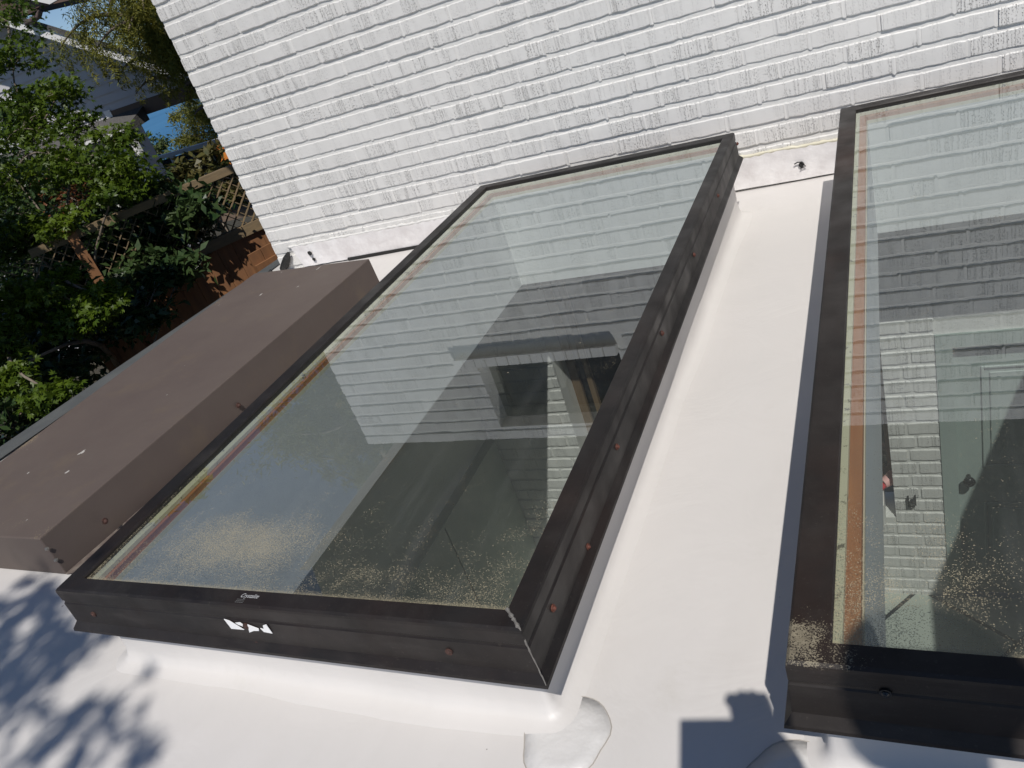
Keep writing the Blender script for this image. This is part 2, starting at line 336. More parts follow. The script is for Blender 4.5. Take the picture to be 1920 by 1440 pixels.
# ------------------------------------------------------------------ THE ROOF
S1 = (-1.963, 0.7996, -0.638, 3.648); S2 = (-0.195, 0.783, 1.08, 3.667)       # outer frame rectangles x0 y0 x1 y1
def sub(a, b, step):
    n = max(1, int(math.ceil((b - a) / step))); return list(np.linspace(a, b, n + 1)[:-1])
def hole(S, d): return (S[0] + d, S[1] + d, S[2] - d, S[3] - d)
H1, H2 = [(S[0] + .1, S[1] + .046, S[2] - .046, S[3] - .1) for S in (S1, S2)]
def sheet(name, zf, x0, x1, y0, y1, holes, step, mat, **k):
    xs = sorted(set([x0, x1] + [h[0] for h in holes] + [h[2] for h in holes])); ys = sorted(set([y0, y1] + [h[1] for h in holes] + [h[3] for h in holes]))
    X = sum([sub(a, b, step) for a, b in zip(xs[:-1], xs[1:])], []) + [x1]; Y = sum([sub(a, b, step) for a, b in zip(ys[:-1], ys[1:])], []) + [y1]
    V = [(x, y, zf(x, y)) for y in Y for x in X]; F = []; nx = len(X)
    for j in range(len(Y) - 1):
        for i in range(nx - 1):
            cx = (X[i] + X[i + 1]) / 2; cy = (Y[j] + Y[j + 1]) / 2
            if any(h[0] < cx < h[2] and h[1] < cy < h[3] for h in holes): continue
            F.append((j * nx + i, j * nx + i + 1, (j + 1) * nx + i + 1, (j + 1) * nx + i))
    return mesh(name, V, F, mat, smooth=True, **k)
def sn(x, y, s=1.):
    return (math.sin(x * 2.3 * s + 1.3 * math.sin(y * 1.7 * s)) * math.sin(y * 1.9 * s + .7) + .5 * math.sin(x * 5.1 * s + y * 3.3 * s + 1.)) / 1.5
flat_roof = empty('flat_roof', (-1.5, 1., -.30), 'white membrane flat roof that carries the two glazed skylights', 'roof')
ro = sheet('membrane', lambda x, y: zr(y) + .004 * sn(x, y), -4.10, 3.2, -2.6, 4.0, [H1, H2], .12, M['roof'], parent=flat_roof)
# roof beyond the wall's outer corner, fascia and metal edge
MB().box((-4.10, 4.0, -.46), (-3.845, 4.35, zr(4.0) + .001)).build('roof_return', M['roof'], flat_roof)
e = MB()
e.add([(-4.10, -2.6, zr(-2.6) + .012), (-3.88, -2.6, zr(-2.6) + .012), (-3.985, 4.36, zr(4.36) + .012), (-4.10, 4.36, zr(4.36) + .012),
       (-4.14, -2.6, zr(-2.6) + .002), (-4.14, 4.36, zr(4.36) + .002), (-4.14, -2.6, zr(-2.6) - .14), (-4.14, 4.36, zr(4.36) - .14)],
      [(0, 1, 2, 3), (4, 0, 3, 5), (6, 4, 5, 7)])
e.build('drip_edge', M['galv'], flat_roof)
MB().box((-4.10, -2.6, -.60), (-4.02, 4.0, -.46)).build('fascia', M['trim'], flat_roof)
# thin raised membrane patches at the curb corners
def patch(name, cx, cy, pts, seed):
    n = len(pts); rg = random.Random(seed); ring = [(cx + x, cy + y) for x, y in pts]
    zz = lambda x, y, k=0.: zr(y) + .004 * sn(x, y) + .0012 + k
    V = [(cx, cy, zz(cx, cy))] + [(x * .6 + cx * .4, y * .6 + cy * .4, zz(x * .6 + cx * .4, y * .6 + cy * .4, rg.uniform(-.0004, .0012))) for x, y in ring] + [(x, y, zz(x, y)) for x, y in ring] + [(x, y, zz(x, y) - .006) for x, y in ring]
    F = [(0, 1 + i, 1 + (i + 1) % n) for i in range(n)]
    for r_ in range(2):
        F += [(1 + r_ * n + i, 1 + (r_ + 1) * n + i, 1 + (r_ + 1) * n + (i + 1) % n, 1 + r_ * n + (i + 1) % n) for i in range(n)]
    po = mesh(name, V, F, M['patch'], flat_roof, smooth=True)
    mb = MB(); mb.tube([(x, y, zz(x, y)) for x, y in ring + ring[:1]], .0011, 5, cap=False); mb.build('patch_edge', M['edge'], po)
    return po
def oval(rx, ry, n=36, seed=0, amp=.08):
    rg = random.Random(seed); ph = [rg.uniform(0, 6.3) for _ in range(4)]
    return [((rx * math.cos(t) * (1 + amp * math.sin(3 * t + ph[0]) + amp * .5 * math.sin(7 * t + ph[1]))), ry * math.sin(t) * (1 + amp * math.sin(2 * t + ph[2]))) for t in [2 * math.pi * i / n for i in range(n)]]
patch('membrane_patch', -.635, .790, oval(.085, .095, seed=2, amp=.06), 1)
patch('membrane_patch', -.20, .76, oval(.09, .09, seed=6), 3)

# ------------------------------------------------------------------ SKYLIGHTS
def ring_rect(S, d, e=None):
    e = d if e is None else e
    return [(S[0] - d, S[1] - e), (S[2] + e, S[1] - e), (S[2] + e, S[3] + d), (S[0] - d, S[3] + d)]
def rect_profile(S, prof, name, mat, parent, smooth=False):
    V = []; F = []
    for q_ in prof: V += [(x, y, q_[1]) for x, y in ring_rect(S, q_[0], q_[2] if len(q_) > 2 else None)]
    for i in range(len(prof) - 1):
        for k in range(4): k2 = (k + 1) % 4; F.append((i * 4 + k, i * 4 + k2, (i + 1) * 4 + k2, (i + 1) * 4 + k))
    mb = MB(); mb.add(V, F); return mb.build(name, mat, parent, smooth)
def curb(S, parent):
    base = hole(S, .035); V = []; F = []; prof = [(0, -.10, 0), (0, None, .07), (.004, None, .036), (.012, None, .016), (.027, None, .006), (.048, None, .0015), (.07, None, -.005)]
    L = []
    def loop(d):
        r_ = .012 + d; pts = []
        x0, y0, x1, y1 = base[0] - d, base[1] - d, base[2] + d, base[3] + d
        for (cx, cy, a0) in ((x1 - r_, y0 + r_, -90), (x1 - r_, y1 - r_, 0), (x0 + r_, y1 - r_, 90), (x0 + r_, y0 + r_, 180)):
            for k in range(5):
                a = math.radians(a0 + 22.5 * k); pts.append((cx + r_ * math.cos(a), cy + r_ * math.sin(a)))
        out = []
        for i in range(len(pts)):
            a = pts[i]; b = pts[(i + 1) % len(pts)]; out.append(a)
            if i % 5 == 4:
                for q in range(1, 20): f_ = q / 20; out.append((a[0] + (b[0] - a[0]) * f_, a[1] + (b[1] - a[1]) * f_))
        return out
    cx, cy = (S[0] + S[2]) / 2, (S[1] + S[3]) / 2
    for d, z, dz in prof:
        lp = loop(d); L.append(len(lp))
        for i, (x, y) in enumerate(lp):
            wv = (.005 * sn(x * 3, y * 3) + .0025 * sn(x * 9, y * 9 + 2)) * (1 if z is None else 0); k = 1 + wv / max(abs(x - cx), abs(y - cy))
            V.append((cx + (x - cx) * k, cy + (y - cy) * k, z if z is not None else zr(y) + dz))
    n = L[0]
    for j in range(len(prof) - 1):
        for i in range(n): F.append((j * n + i, (j + 1) * n + i, (j + 1) * n + (i + 1) % n, j * n + (i + 1) % n))
    mb = MB(); mb.add(V, F); return mb.build('curb', M['roof'], parent, True)
def disc_head(p, nrm, r_, h, name, mat, parent):
    nrm = Vector(nrm).normalized(); p = Vector(p); mb = MB()
    mb.tube([p - nrm * .002, p + nrm * h * .5, p + nrm * h], [r_, r_ * .92, r_ * .45], 10)
    mb.tube([p - nrm * .002, p + nrm * .0018], r_ * 1.45, 12)
    return mb.build(name, mat, parent, False)
def skylight(S, label, fm, gm, cx):   # cx: width added to the cream seal strip
    root = empty('skylight', ((S[0] + S[2]) / 2, (S[1] + S[3]) / 2, zr(2.)), label, 'skylight', 'skylights on the white flat roof')
    fr = rect_profile(S, [(-.030, -.030), (-.062, -.030, -.043), (-.064, -.004, -.045), (-.061, .0, -.042), (-.006, -.0015), (-.001, -.006), (0, -.012), (0, -.040), (-.0022, -.043), (-.0015, -.047), (.001, -.050), (.003, -.112), (.016, -.129), (.017, -.136), (.012, -.137), (-.040, -.137), (-.040, -.10)], 'frame', fm, root)
    g = (S[0] + .055, S[1] + .036, S[2] - .036, S[3] - .055)
    mesh('glass_pane', [(g[0], g[1], -.010), (g[2], g[1], -.010), (g[2], g[3], -.010), (g[0], g[3], -.010)], [(0, 1, 2, 3)], gm, root)
    rect_profile(S, [(-.056, -.024, -.030), (-.058, -.020, -.032), (-.076 - cx, -.020, -.044), (-.077 - cx, -.030, -.045)], 'glazing_spacer', M['spacer'], root)
    rect_profile(S, [(-.050, -.031, -.030), (-.100, -.031, -.044), (-.101, -.050, -.045)], 'curb_wood', M['woodtrim'], root)
    rect_profile(S, [(-.090, -.052, -.038), (-.1035, -.046, -.0455), (-.104, -.060, -.046)], 'inner_trim', M['creamtrim'], root)
    rect_profile(S, [(-.104, -.060, -.046), (-.104, -.555, -.046)], 'shaft_lining', M['dry'], root)
    curb(S, root); return root
g1 = m_glass(S1[1] + .042, S1[0] + .06, S1[2] - .042, [(-1.50, .99, .40, .17, .85), (-1.04, .915, .16, .07, .45)], 'skylight_glass_pollen', .03)
g2 = m_glass(S2[1] + .042, S2[0] + .06, S2[2] - .06, [(-.07, .88, .10, .22, .66), (.03, .98, .12, .16, .40)], 'skylight_glass_mildew', .07)
sk1 = skylight(S1, 'whole dark framed skylight between the brown metal box and the second skylight', M['frame1'], g1, .010)
sk2 = skylight(S2, 'dark framed skylight cut off by the right edge, pillar and red gloves seen through it', M['frame2'], g2, 0)
# screws
for x, y in [(177, 1150), (463, 1172), (485, 1205), (843, 1220)]:
    p = ony(x, y, S1[1]); p.y = S1[1] - .003; disc_head(p, (0, -1, 0), .0055, .004, 'screw', M['darkrust'], sk1)
for x, y in [(1035, 1140), (1100, 1025), (1155, 838), (1240, 625), (1300, 478), (1345, 367), (1380, 262)]:
    p = onx(x, y, S1[2]); p.x = S1[2] + .003; p.z = min(max(p.z, -.11), -.06); disc_head(p, (1, 0, 0), .0055, .006, 'screw', M['rust'], sk1)
p = ony(1660, 1297, S2[1]); p.y -= .002; disc_head(p, (0, -1, 0), .006, .006, 'screw', M['black'], sk2)
# torn white sticker, in four pieces, and the small maker's label
mb = MB()
for poly in ([(422, 1158), (432, 1161), (447, 1170), (460, 1178), (436, 1176)], [(443, 1165), (452, 1164), (460, 1170), (459, 1172), (450, 1169)],
             [(466, 1168), (487, 1176), (488, 1180), (478, 1180), (470, 1183)], [(490, 1175), (497, 1177), (495, 1170), (501, 1168), (513, 1185), (497, 1182)]):
    pts = [ony(x, y, S1[1]) for x, y in poly]; pts = [Vector((q.x, S1[1] - .0045, q.z)) for q in pts]
    mb.prism(pts, (0, .001, 0))
mb.build('torn_sticker', M['white'], sk1)
tc = bpy.data.curves.new('label_text', 'FONT'); tc.body = 'Crystalite'; tc.size = .030; tc.shear = .4; tc.extrude = .0002
to = bpy.data.objects.new('label_text', tc); sc.collection.objects.link(to)
dg = bpy.context.evaluated_depsgraph_get(); tm = bpy.data.meshes.new_from_object(to.evaluated_get(dg)); bpy.data.objects.remove(to)
lo = bpy.data.objects.new('maker_label', tm); sc.collection.objects.link(lo); lo.parent = sk1; tm.materials.clear(); tm.materials.append(simple('pale_print', (.42, .42, .42), .6))
q = onz(449, 1129, 0); lo.location = Vector((q.x - .010, S1[1] + .022, .0008)) * U - sk1.location; lo.scale = (.42, .50, 1)
mb = MB()
for i in range(3):
    for k in range(4): mb.box((q.x - .013 + k * .006, S1[1] + .008 + i * .004, -.0006), (q.x - .0085 + k * .006, S1[1] + .0092 + i * .004, .0006))
mb.build('label_small_print', simple('faint_print', (.10, .10, .10), .6), sk1)
# sealant run down the near right mitre
mb = MB(); rg = random.Random(3); pts = []
a = Vector((S1[2] - .043, S1[1] + .043, .001)); b = Vector((S1[2] - .003, S1[1] + .003, -.001)); c = Vector((S1[2] + .001, S1[1] - .001, -.06)); d = Vector((S1[2] + .017, S1[1] - .017, -.135))
for s_, e_, n in ((a, b, 14), (b, c, 8), (c, d, 9)):
    for i in range(n):
        f_ = i / n; pts.append(s_.lerp(e_, f_) + Vector((rg.uniform(-1, 1), rg.uniform(-1, 1), 0)) * .0006)
mb.tube(pts, [(.0036 if i < 14 else .0016) * rg.uniform(.6, 1.25) for i in range(len(pts))], 6); mb.build('sealant_bead', simple('grey_sealant', (.17, .16, .145), .5, bump=.004, bscale=120), sk1)

# ------------------------------------------------------------------ BROWN METAL BOX
bx = empty('metal_cover_box', (-2.98, 2.2, zr(2.2)), 'long brown metal cover box lying beside the left skylight', 'metal box')
TB = [(-3.42, 1.12), (-2.57, 1.11), (-2.505, 3.22), (-3.40, 3.31)]
V = [(x, y, -.142 if i != 0 else -.145) for i, (x, y) in enumerate(TB)]
o_ = [(-.004, -.004), (.006, -.006), (.006, .004), (-.004, .004)]
V += [(x + dx, y + dy, zr(y) + .004) for (x, y), (dx, dy) in zip(TB, o_)]
mb = MB(); mb.add(V, [(0, 1, 2, 3), (0, 4, 5, 1), (1, 5, 6, 2), (2, 6, 7, 3), (3, 7, 4, 0)]); bevel(mb.build('cover', M['box'], bx), .004, 2)
MB().add([(-2.562, 1.10, zr(1.1) + .007), (-2.50, 1.11, zr(1.1) + .007), (-2.44, 3.22, zr(3.2) + .007), (-2.50, 3.22, zr(3.2) + .007)], [(0, 1, 2, 3)]).build('base_flange', simple('brown_flange', (.09, .065, .06), .5, (.22, .19, .16), 14), bx)
for x, y in [(88, 1029), (105, 1050)]:
    p = onx(x, y, -2.56); disc_head((-2.560, p.y, p.z), (1, 0, 0), .0045, .003, 'screw', M['steel'], bx)
for x, y in [(197, 977), (447, 760)]:
    p = onx(x, y, -2.53); disc_head((-2.53, p.y, max(p.z, zr(p.y) + .03)), (1, 0, 0), .008, .010, 'bolt', M['darkrust'], bx)

# ------------------------------------------------------------------ BRICK WALL (own house)
YW = 4.0; PT = .0957; BL = .287; JT = .0200
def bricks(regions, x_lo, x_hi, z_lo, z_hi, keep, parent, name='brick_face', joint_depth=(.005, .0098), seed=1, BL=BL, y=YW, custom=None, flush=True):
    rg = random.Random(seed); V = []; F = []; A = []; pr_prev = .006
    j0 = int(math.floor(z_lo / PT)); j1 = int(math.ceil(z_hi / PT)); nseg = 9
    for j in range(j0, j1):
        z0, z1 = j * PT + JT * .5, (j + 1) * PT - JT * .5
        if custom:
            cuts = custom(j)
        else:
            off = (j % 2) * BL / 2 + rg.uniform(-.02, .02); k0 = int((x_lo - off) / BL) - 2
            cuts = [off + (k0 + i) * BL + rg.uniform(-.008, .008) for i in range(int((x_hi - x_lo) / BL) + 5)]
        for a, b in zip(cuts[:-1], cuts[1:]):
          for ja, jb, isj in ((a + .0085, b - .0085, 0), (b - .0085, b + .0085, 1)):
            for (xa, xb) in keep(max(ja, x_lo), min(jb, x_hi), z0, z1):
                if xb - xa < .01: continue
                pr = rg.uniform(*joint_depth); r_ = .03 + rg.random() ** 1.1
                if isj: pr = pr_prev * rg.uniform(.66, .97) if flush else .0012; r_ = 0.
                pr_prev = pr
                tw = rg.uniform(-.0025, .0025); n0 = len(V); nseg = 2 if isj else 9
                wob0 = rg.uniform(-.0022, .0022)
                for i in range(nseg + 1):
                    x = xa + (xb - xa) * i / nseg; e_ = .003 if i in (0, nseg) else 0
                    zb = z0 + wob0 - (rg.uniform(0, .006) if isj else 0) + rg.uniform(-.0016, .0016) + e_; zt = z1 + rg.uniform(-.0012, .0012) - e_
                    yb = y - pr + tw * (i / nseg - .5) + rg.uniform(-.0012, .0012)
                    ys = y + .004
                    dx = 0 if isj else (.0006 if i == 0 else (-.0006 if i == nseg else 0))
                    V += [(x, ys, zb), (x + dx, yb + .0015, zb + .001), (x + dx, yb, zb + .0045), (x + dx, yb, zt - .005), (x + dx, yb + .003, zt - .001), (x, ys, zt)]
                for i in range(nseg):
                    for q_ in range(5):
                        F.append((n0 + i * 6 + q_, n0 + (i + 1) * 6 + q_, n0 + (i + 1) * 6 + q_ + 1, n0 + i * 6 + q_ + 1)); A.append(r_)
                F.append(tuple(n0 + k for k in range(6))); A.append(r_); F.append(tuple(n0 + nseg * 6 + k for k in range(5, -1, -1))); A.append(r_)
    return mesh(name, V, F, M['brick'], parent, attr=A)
house = empty('brick_house', (-.5, 4.2, -3.3), 'white painted brick house wall rising behind the skylights', 'house')
WX0, WX1, WT = -3.84, 3.2, 1.86
WIN = (-2.62, -1.60, 1.28, 1.80)
def keep_up(a, b, z0, z1):
    if b <= a: return []
    if z1 > WIN[3] + .03 or z0 < 1.10: return [(a, b)]
    lo, hi = (WIN[0], WIN[1]) if z0 > WIN[2] - .03 else (WIN[0] - .15, WIN[1] + .05)
    out = []
    if a < lo: out.append((a, min(b, lo)))
    if b > hi: out.append((max(a, hi), b))
    return out
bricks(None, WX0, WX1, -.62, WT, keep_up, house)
# mortar body behind the bricks, with the upstairs window opening and the room's openings below
IW = (-2.07, -.14, -2.44, -.62); ID = (.20, 1.15, -3.3, -1.42)
mb = MB()
def body(x0, x1, z0, z1): mb.box((x0, YW, z0), (x1, YW + .24, z1))
body(WX0, WX1, -.53, 1.24); body(WX0, WIN[0], 1.24, WT + .02); body(WIN[1], WX1, 1.24, WT + .02); body(WIN[0], WIN[1], WIN[3], WT + .02)
body(WX0, IW[0], -3.3, -.53); body(IW[0], IW[1], -3.3, IW[2] - .2); body(IW[1], ID[0] - .08, -3.3, -.53); body(ID[0] - .08, WX1, ID[3], -.53); body(ID[1], WX1, -3.3, ID[3]); body(IW[0], IW[1], IW[3], -.53)
mb.build('wall_body', M['mortar'], house)
# inside brickwork below the roof: the corner left of the long window, and the pillar
def cut_pillar(j): return [-.1485, -.14 + (.095 if j % 2 else .140), .1265]
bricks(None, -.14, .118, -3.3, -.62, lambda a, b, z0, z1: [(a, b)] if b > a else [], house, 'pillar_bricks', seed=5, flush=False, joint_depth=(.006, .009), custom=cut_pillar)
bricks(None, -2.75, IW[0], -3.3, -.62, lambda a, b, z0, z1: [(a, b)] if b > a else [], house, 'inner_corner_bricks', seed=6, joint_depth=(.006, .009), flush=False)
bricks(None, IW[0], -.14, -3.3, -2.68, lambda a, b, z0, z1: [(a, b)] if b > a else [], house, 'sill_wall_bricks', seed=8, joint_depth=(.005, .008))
# upstairs window
wn = MB()
for i in range(15):
    xa = WIN[0] - .14 + i * .0835
    if xa + .078 > WIN[1] + .05: break
    wn.add([(xa, YW - .060, 1.195), (xa + .077, YW - .060, 1.195), (xa + .077, YW + .14, 1.25), (xa, YW + .14, 1.25), (xa, YW - .060, 1.262), (xa + .077, YW - .060, 1.262), (xa + .077, YW + .14, 1.29), (xa, YW + .14, 1.29)],
           [(0, 3, 2, 1), (4, 5, 6, 7), (0, 1, 5, 4), (1, 2, 6, 5), (2, 3, 7, 6), (3, 0, 4, 7)])
wn.build('window_sill', M['brick'], house)
wf = MB(); x0, x1, z0, z1 = WIN; yf = YW + .13
for a, b in (((x0, yf, z0), (x0 + .05, yf + .05, z1)), ((x1 - .05, yf, z0), (x1, yf + .05, z1)), ((x0 + .05, yf, z1 - .05), (x1 - .05, yf + .05, z1)), ((x0 + .05, yf, z0), (x1 - .05, yf + .05, z0 + .04)), (((x0 + x1) / 2 - .02, yf + .002, z0 + .04), ((x0 + x1) / 2 + .02, yf + .05, z1 - .05))):
    wf.box(a, b)
win = wf.build('window', M['upper'], house); mesh('pane', [(x0, yf + .03, z0), (x1, yf + .03, z0), (x1, yf + .03, z1), (x0, yf + .03, z1)], [(0, 1, 2, 3)], M['darkglass'], win)
# dark wall and sloping rake added out of view to block reflected sky
up = MB(); up.prism([(-3.55, YW + .10, WT + .02), (WX1, YW + .10, WT + .02), (WX1, YW + .10, 4.0), (-5.45, YW + .10, 4.0), (-5.33, YW + .10, 3.42)], (0, .5, 0)); up.build('sky_blocker_wall', M['upper'], house)
mb = MB(); mb.prism([(-3.60, YW + .02, WT + .05), (-3.48, YW + .02, WT + .05), (-5.30, YW + .02, 3.40), (-5.42, YW + .02, 3.40)], (0, .7, 0)); mb.build('sky_blocker_eave', M['brownbeam'], house)
MB().box((WX0, YW + .22, -3.3), (WX0 + .2, 11, 1.8)).build('side_wall', M['mortar'], house)

# flashing strips along the wall foot
fl = empty('wall_flashing', (-2, 3.98, zr(4)), 'white coated metal flashing strip along the foot of the brick wall', 'flashing')
def strip(x0, x1, zt0, zt1, nm, slant=0.):
    n = 60; V = []; F = []; rg = random.Random(int(abs(x0) * 100))
    for i in range(n + 1):
        f_ = i / n; x = x0 + (x1 - x0) * f_; zt = zt0 + (zt1 - zt0) * f_; bu = .004 * sn(x * 3, 1.) + rg.uniform(-.001, .001)
        zb = zr(3.97) + .006 + rg.uniform(0, .004); xs = slant * (1 - f_) if i < 3 else 0
        V += [(x, YW - .018, zt), (x + xs * .3, YW - .020 + bu * .6, zt * .7 + zb * .3), (x + xs * .6, YW - .022 + bu, zt * .35 + zb * .65), (x + xs, YW - .024 + bu * .5, zb)]
    for i in range(n):
        for q_ in range(3): F.append((i * 4 + q_, i * 4 + q_ + 1, (i + 1) * 4 + q_ + 1, (i + 1) * 4 + q_))
    return mesh(nm, V, F, M['flash'], fl, smooth=True)
strip(-3.68, -1.3, -.238, -.225, 'flashing_strip', slant=.05); strip(-1.32, 3.2, -.222, -.262, 'flashing_strip')
mb = MB(); rg = random.Random(9)
for (a, b) in ((-3.70, -1.3), (-.72, 3.1)):
    mb = MB(); n = int((b - a) / .02); mb.tube([(a + (b - a) * i / n, YW - .013, (-.236 if b < 0 else -.226 - .012 * (a + (b - a) * i / n + .7)) + rg.uniform(-.003, .003)) for i in range(n + 1)], [rg.uniform(.006, .0105) for _ in range(n + 1)], 6); mb.build('sealant_bead', M['seal'] if a > -1 else M['mortar'], fl, True)
for cx, cz, s_ in ((-3.53, -.30, .013), (-3.52, -.345, .010), (-.41, -.315, .011)):
    pts = [(cx + s_ * (1 + .5 * rg.random()) * math.cos(t_), YW - .033, cz + s_ * (1 + .6 * rg.random()) * math.sin(t_)) for t_ in np.linspace(0, 6.2, 11)]
    mb = MB(); mb.prism(pts, (0, .004, 0)); mb.build('tar_spot', M['tar'], fl)
mb = MB(); mb.tube([(-.44, YW - .034, -.305), (-.425, YW - .036, -.298), (-.405, YW - .036, -.30), (-.39, YW - .035, -.325), (-.415, YW - .035, -.332)], .0032, 5)
mb.build('tar_thread', M['tar'], fl)
mb = MB(); mb.box((-3.25, YW - .034, zr(3.97) + .001), (-2.2, YW - .020, zr(3.97) + .020)); mb.build('dark_gap_strip', M['tar'], fl)  # solid black strip stands in for the shaded gap under the flashing
mb = MB(); mb.tube([(-3.83, 3.98, zr(4) + .02), (-3.78, 3.97, zr(4) + .05), (-3.73, 3.965, zr(4) + .10), (-3.70, 3.965, zr(4) + .13)], [.02, .03, .025, .012], 7); mb.tube([(-3.93, 3.93, zr(4)+.015), (-3.90, 3.95, zr(4) + .03)], [.014, .018], 6)
mb.build('tar_blob', M['tar'], fl)

# ------------------------------------------------------------------ THE ROOM BELOW
ZC = -.555; ZF = -3.3
room = empty('room', (-1, 1, ZF), 'dim room seen below the skylights with slate floor and grey green walls', 'room')
rc = sheet('ceiling', lambda x, y: ZC, -2.75, 3.0, -2.4, 4.0, [H1, H2], 2., M['dryblue'], parent=room)
mesh('tiled_floor', [(-2.75, -2.4, ZF), (3, -2.4, ZF), (3, 4, ZF), (-2.75, 4, ZF)], [(0, 1, 2, 3)], M['floor'], room)
mesh('side_wall', [(-2.75, -2.4, ZF), (-2.75, 4, ZF), (-2.75, 4, ZC), (-2.75, -2.4, ZC)], [(0, 1, 2, 3)], M['inwall'], room)
mesh('far_wall', [(3, -2.4, ZF), (3, 4, ZF), (3, 4, ZC), (3, -2.4, ZC)], [(0, 1, 2, 3)], M['inwall'], room)
mesh('near_wall', [(-2.75, -2.4, ZF), (3, -2.4, ZF), (3, -2.4, ZC), (-2.75, -2.4, ZC)], [(0, 1, 2, 3)], M['inwall'], room)
mb = MB()
for k in range(7):
    mb.box((-2.75, -2.3 + k * .9, ZF), (-2.70, -2.3 + k * .9 + .885, -1.92))
mb.box((-2.75, -2.4, -1.918), (-2.67, 3.995, -1.89)); mb.build('wainscot', M['panel'], room)
# long inner window
iw = empty('inner_window', (-1.1, 4.05, IW[2]), 'long dark timber framed window below the skylights, seen through the glass', 'window')
mb = MB()
mb.box((IW[0], 4.19, IW[2]), (IW[0] + .06, 4.23, IW[3])); mb.box((IW[1] - .03, 4.19, IW[2]), (IW[1], 4.23, IW[3])); mb.box((IW[0] + .06, 4.19, IW[3] - .06), (IW[1] - .03, 4.23, IW[3])); mb.box((IW[0] + .06, 4.19, IW[2]), (IW[1] - .03, 4.23, IW[2] + .05)); mb.box((-1.10, 4.19, IW[2] + .05), (-1.05, 4.23, IW[3] - .06)); mb.box((IW[0] + .12, 4.18, IW[2] + .05), (IW[0] + .155, 4.225, IW[3] - .06))
mb.build('window_frame', M['timber'], iw)
mesh('pane', [(IW[0], 4.215, IW[2]), (IW[1], 4.215, IW[2]), (IW[1], 4.215, IW[3]), (IW[0], 4.215, IW[3])], [(0, 1, 2, 3)], M['darkglass'], iw)
mb = MB()
for i in range(24):
    xa = IW[0] + .003 + i * .0815
    if xa + .076 > IW[1] + .001: break
    mb.add([(xa, 3.94, IW[2] - .20), (xa + .076, 3.94, IW[2] - .20), (xa + .076, 4.19, IW[2] - .20), (xa, 4.19, IW[2] - .20), (xa, 3.94, IW[2] - .05), (xa + .076, 3.94, IW[2] - .05), (xa + .076, 4.19, IW[2] + .012), (xa, 4.19, IW[2] + .012)],
           [(0, 3, 2, 1), (4, 5, 6, 7), (0, 1, 5, 4), (1, 2, 6, 5), (2, 3, 7, 6), (3, 0, 4, 7)])
mb.build('brick_sill', M['brick'], iw)
# door with casing and knob
dr = empty('door', (.67, 4.05, ZF), 'grey green panelled door with a dark knob, below the right skylight', 'door')
mb = MB(); mb.box((.121, 3.988, ZF), (.20, 4.08, -1.36)); mb.box((.20, 3.985, -1.44), (1.25, 4.08, -1.36)); mb.box((1.15, 3.985, ZF), (1.25, 4.08, -1.44)); mb.build('casing', M['doorp'], dr)
mb = MB(); mb.box((.20, 4.045, ZF), (1.15, 4.09, -1.44)); 
for za, zb in ((-2.28, -1.60), (-3.15, -2.55)):
    for xa, xb in ((.33, .62), (.73, 1.02)):
        for a, b in (((xa, 4.033, za), (xa + .014, 4.044, zb)), ((xb - .014, 4.033, za), (xb, 4.044, zb)), ((xa + .014, 4.033, zb - .014), (xb - .014, 4.044, zb)), ((xa + .014, 4.033, za), (xb - .014, 4.044, za + .014))): mb.box(a, b)
        mb.box((xa + .04, 4.036, za + .04), (xb - .04, 4.044, zb - .04))
bevel(mb.build('door_leaf', M['doorp'], dr), .003, 1)
mb = MB(); mb.tube([(.255, 4.044, -2.35), (.255, 4.012, -2.35)], [.012, .012], 10); mb.tube([(.255, 4.014, -2.35), (.255, 4.004, -2.35), (.255, 3.985, -2.35), (.255, 3.972, -2.35), (.255, 3.966, -2.35)], [.012, .026, .033, .026, .006], 16); mb.build('knob', M['darkmetal'], dr, True)
# small dark bracket on the pillar
bk = empty('wall_bracket', (-.09, 3.98, -2.52), 'small dark metal bracket fixed on the white brick pillar', 'bracket')
mb = MB(); mb.box((-.070, 3.965, -2.525), (-.062, 3.990, -2.455)); mb.box((-.032, 3.965, -2.512), (-.024, 3.990, -2.450)); mb.box((-.062, 3.965, -2.525), (-.032, 3.972, -2.516)); mb.box((-.054, 3.963, -2.495), (-.038, 3.99, -2.480)); mb.build('bracket_plate', M['darkmetal'], bk)
# gloves on the sill (a skinned hand per glove) and a cardboard scrap
def skinned(name, verts, edges, radii, mat, parent=None, origin=None, sub=1, root=0):
    org = absloc(parent) if parent else Vector(origin) * U
    me = bpy.data.meshes.new(name); me.from_pydata([tuple(Vector(v) * U - org) for v in verts], edges, []); o = bpy.data.objects.new(name, me); sc.collection.objects.link(o)
    if parent: o.parent = parent
    else: o.location = org
    me.materials.append(mat); m = o.modifiers.new('skin', 'SKIN'); m.use_smooth_shade = True
    for i, r_ in enumerate(radii): me.skin_vertices[0].data[i].radius = (r_ * U, r_ * U) if not isinstance(r_, tuple) else (r_[0] * U, r_[1] * U)
    for i in range(len(verts)): me.skin_vertices[0].data[i].use_root = (i == root)
    s_ = o.modifiers.new('sub', 'SUBSURF'); s_.levels = sub; s_.render_levels = sub
    dgx = bpy.context.evaluated_depsgraph_get(); nm_ = bpy.data.meshes.new_from_object(o.evaluated_get(dgx)); o.modifiers.clear(); o.data = nm_; nm_.name = name
    return o
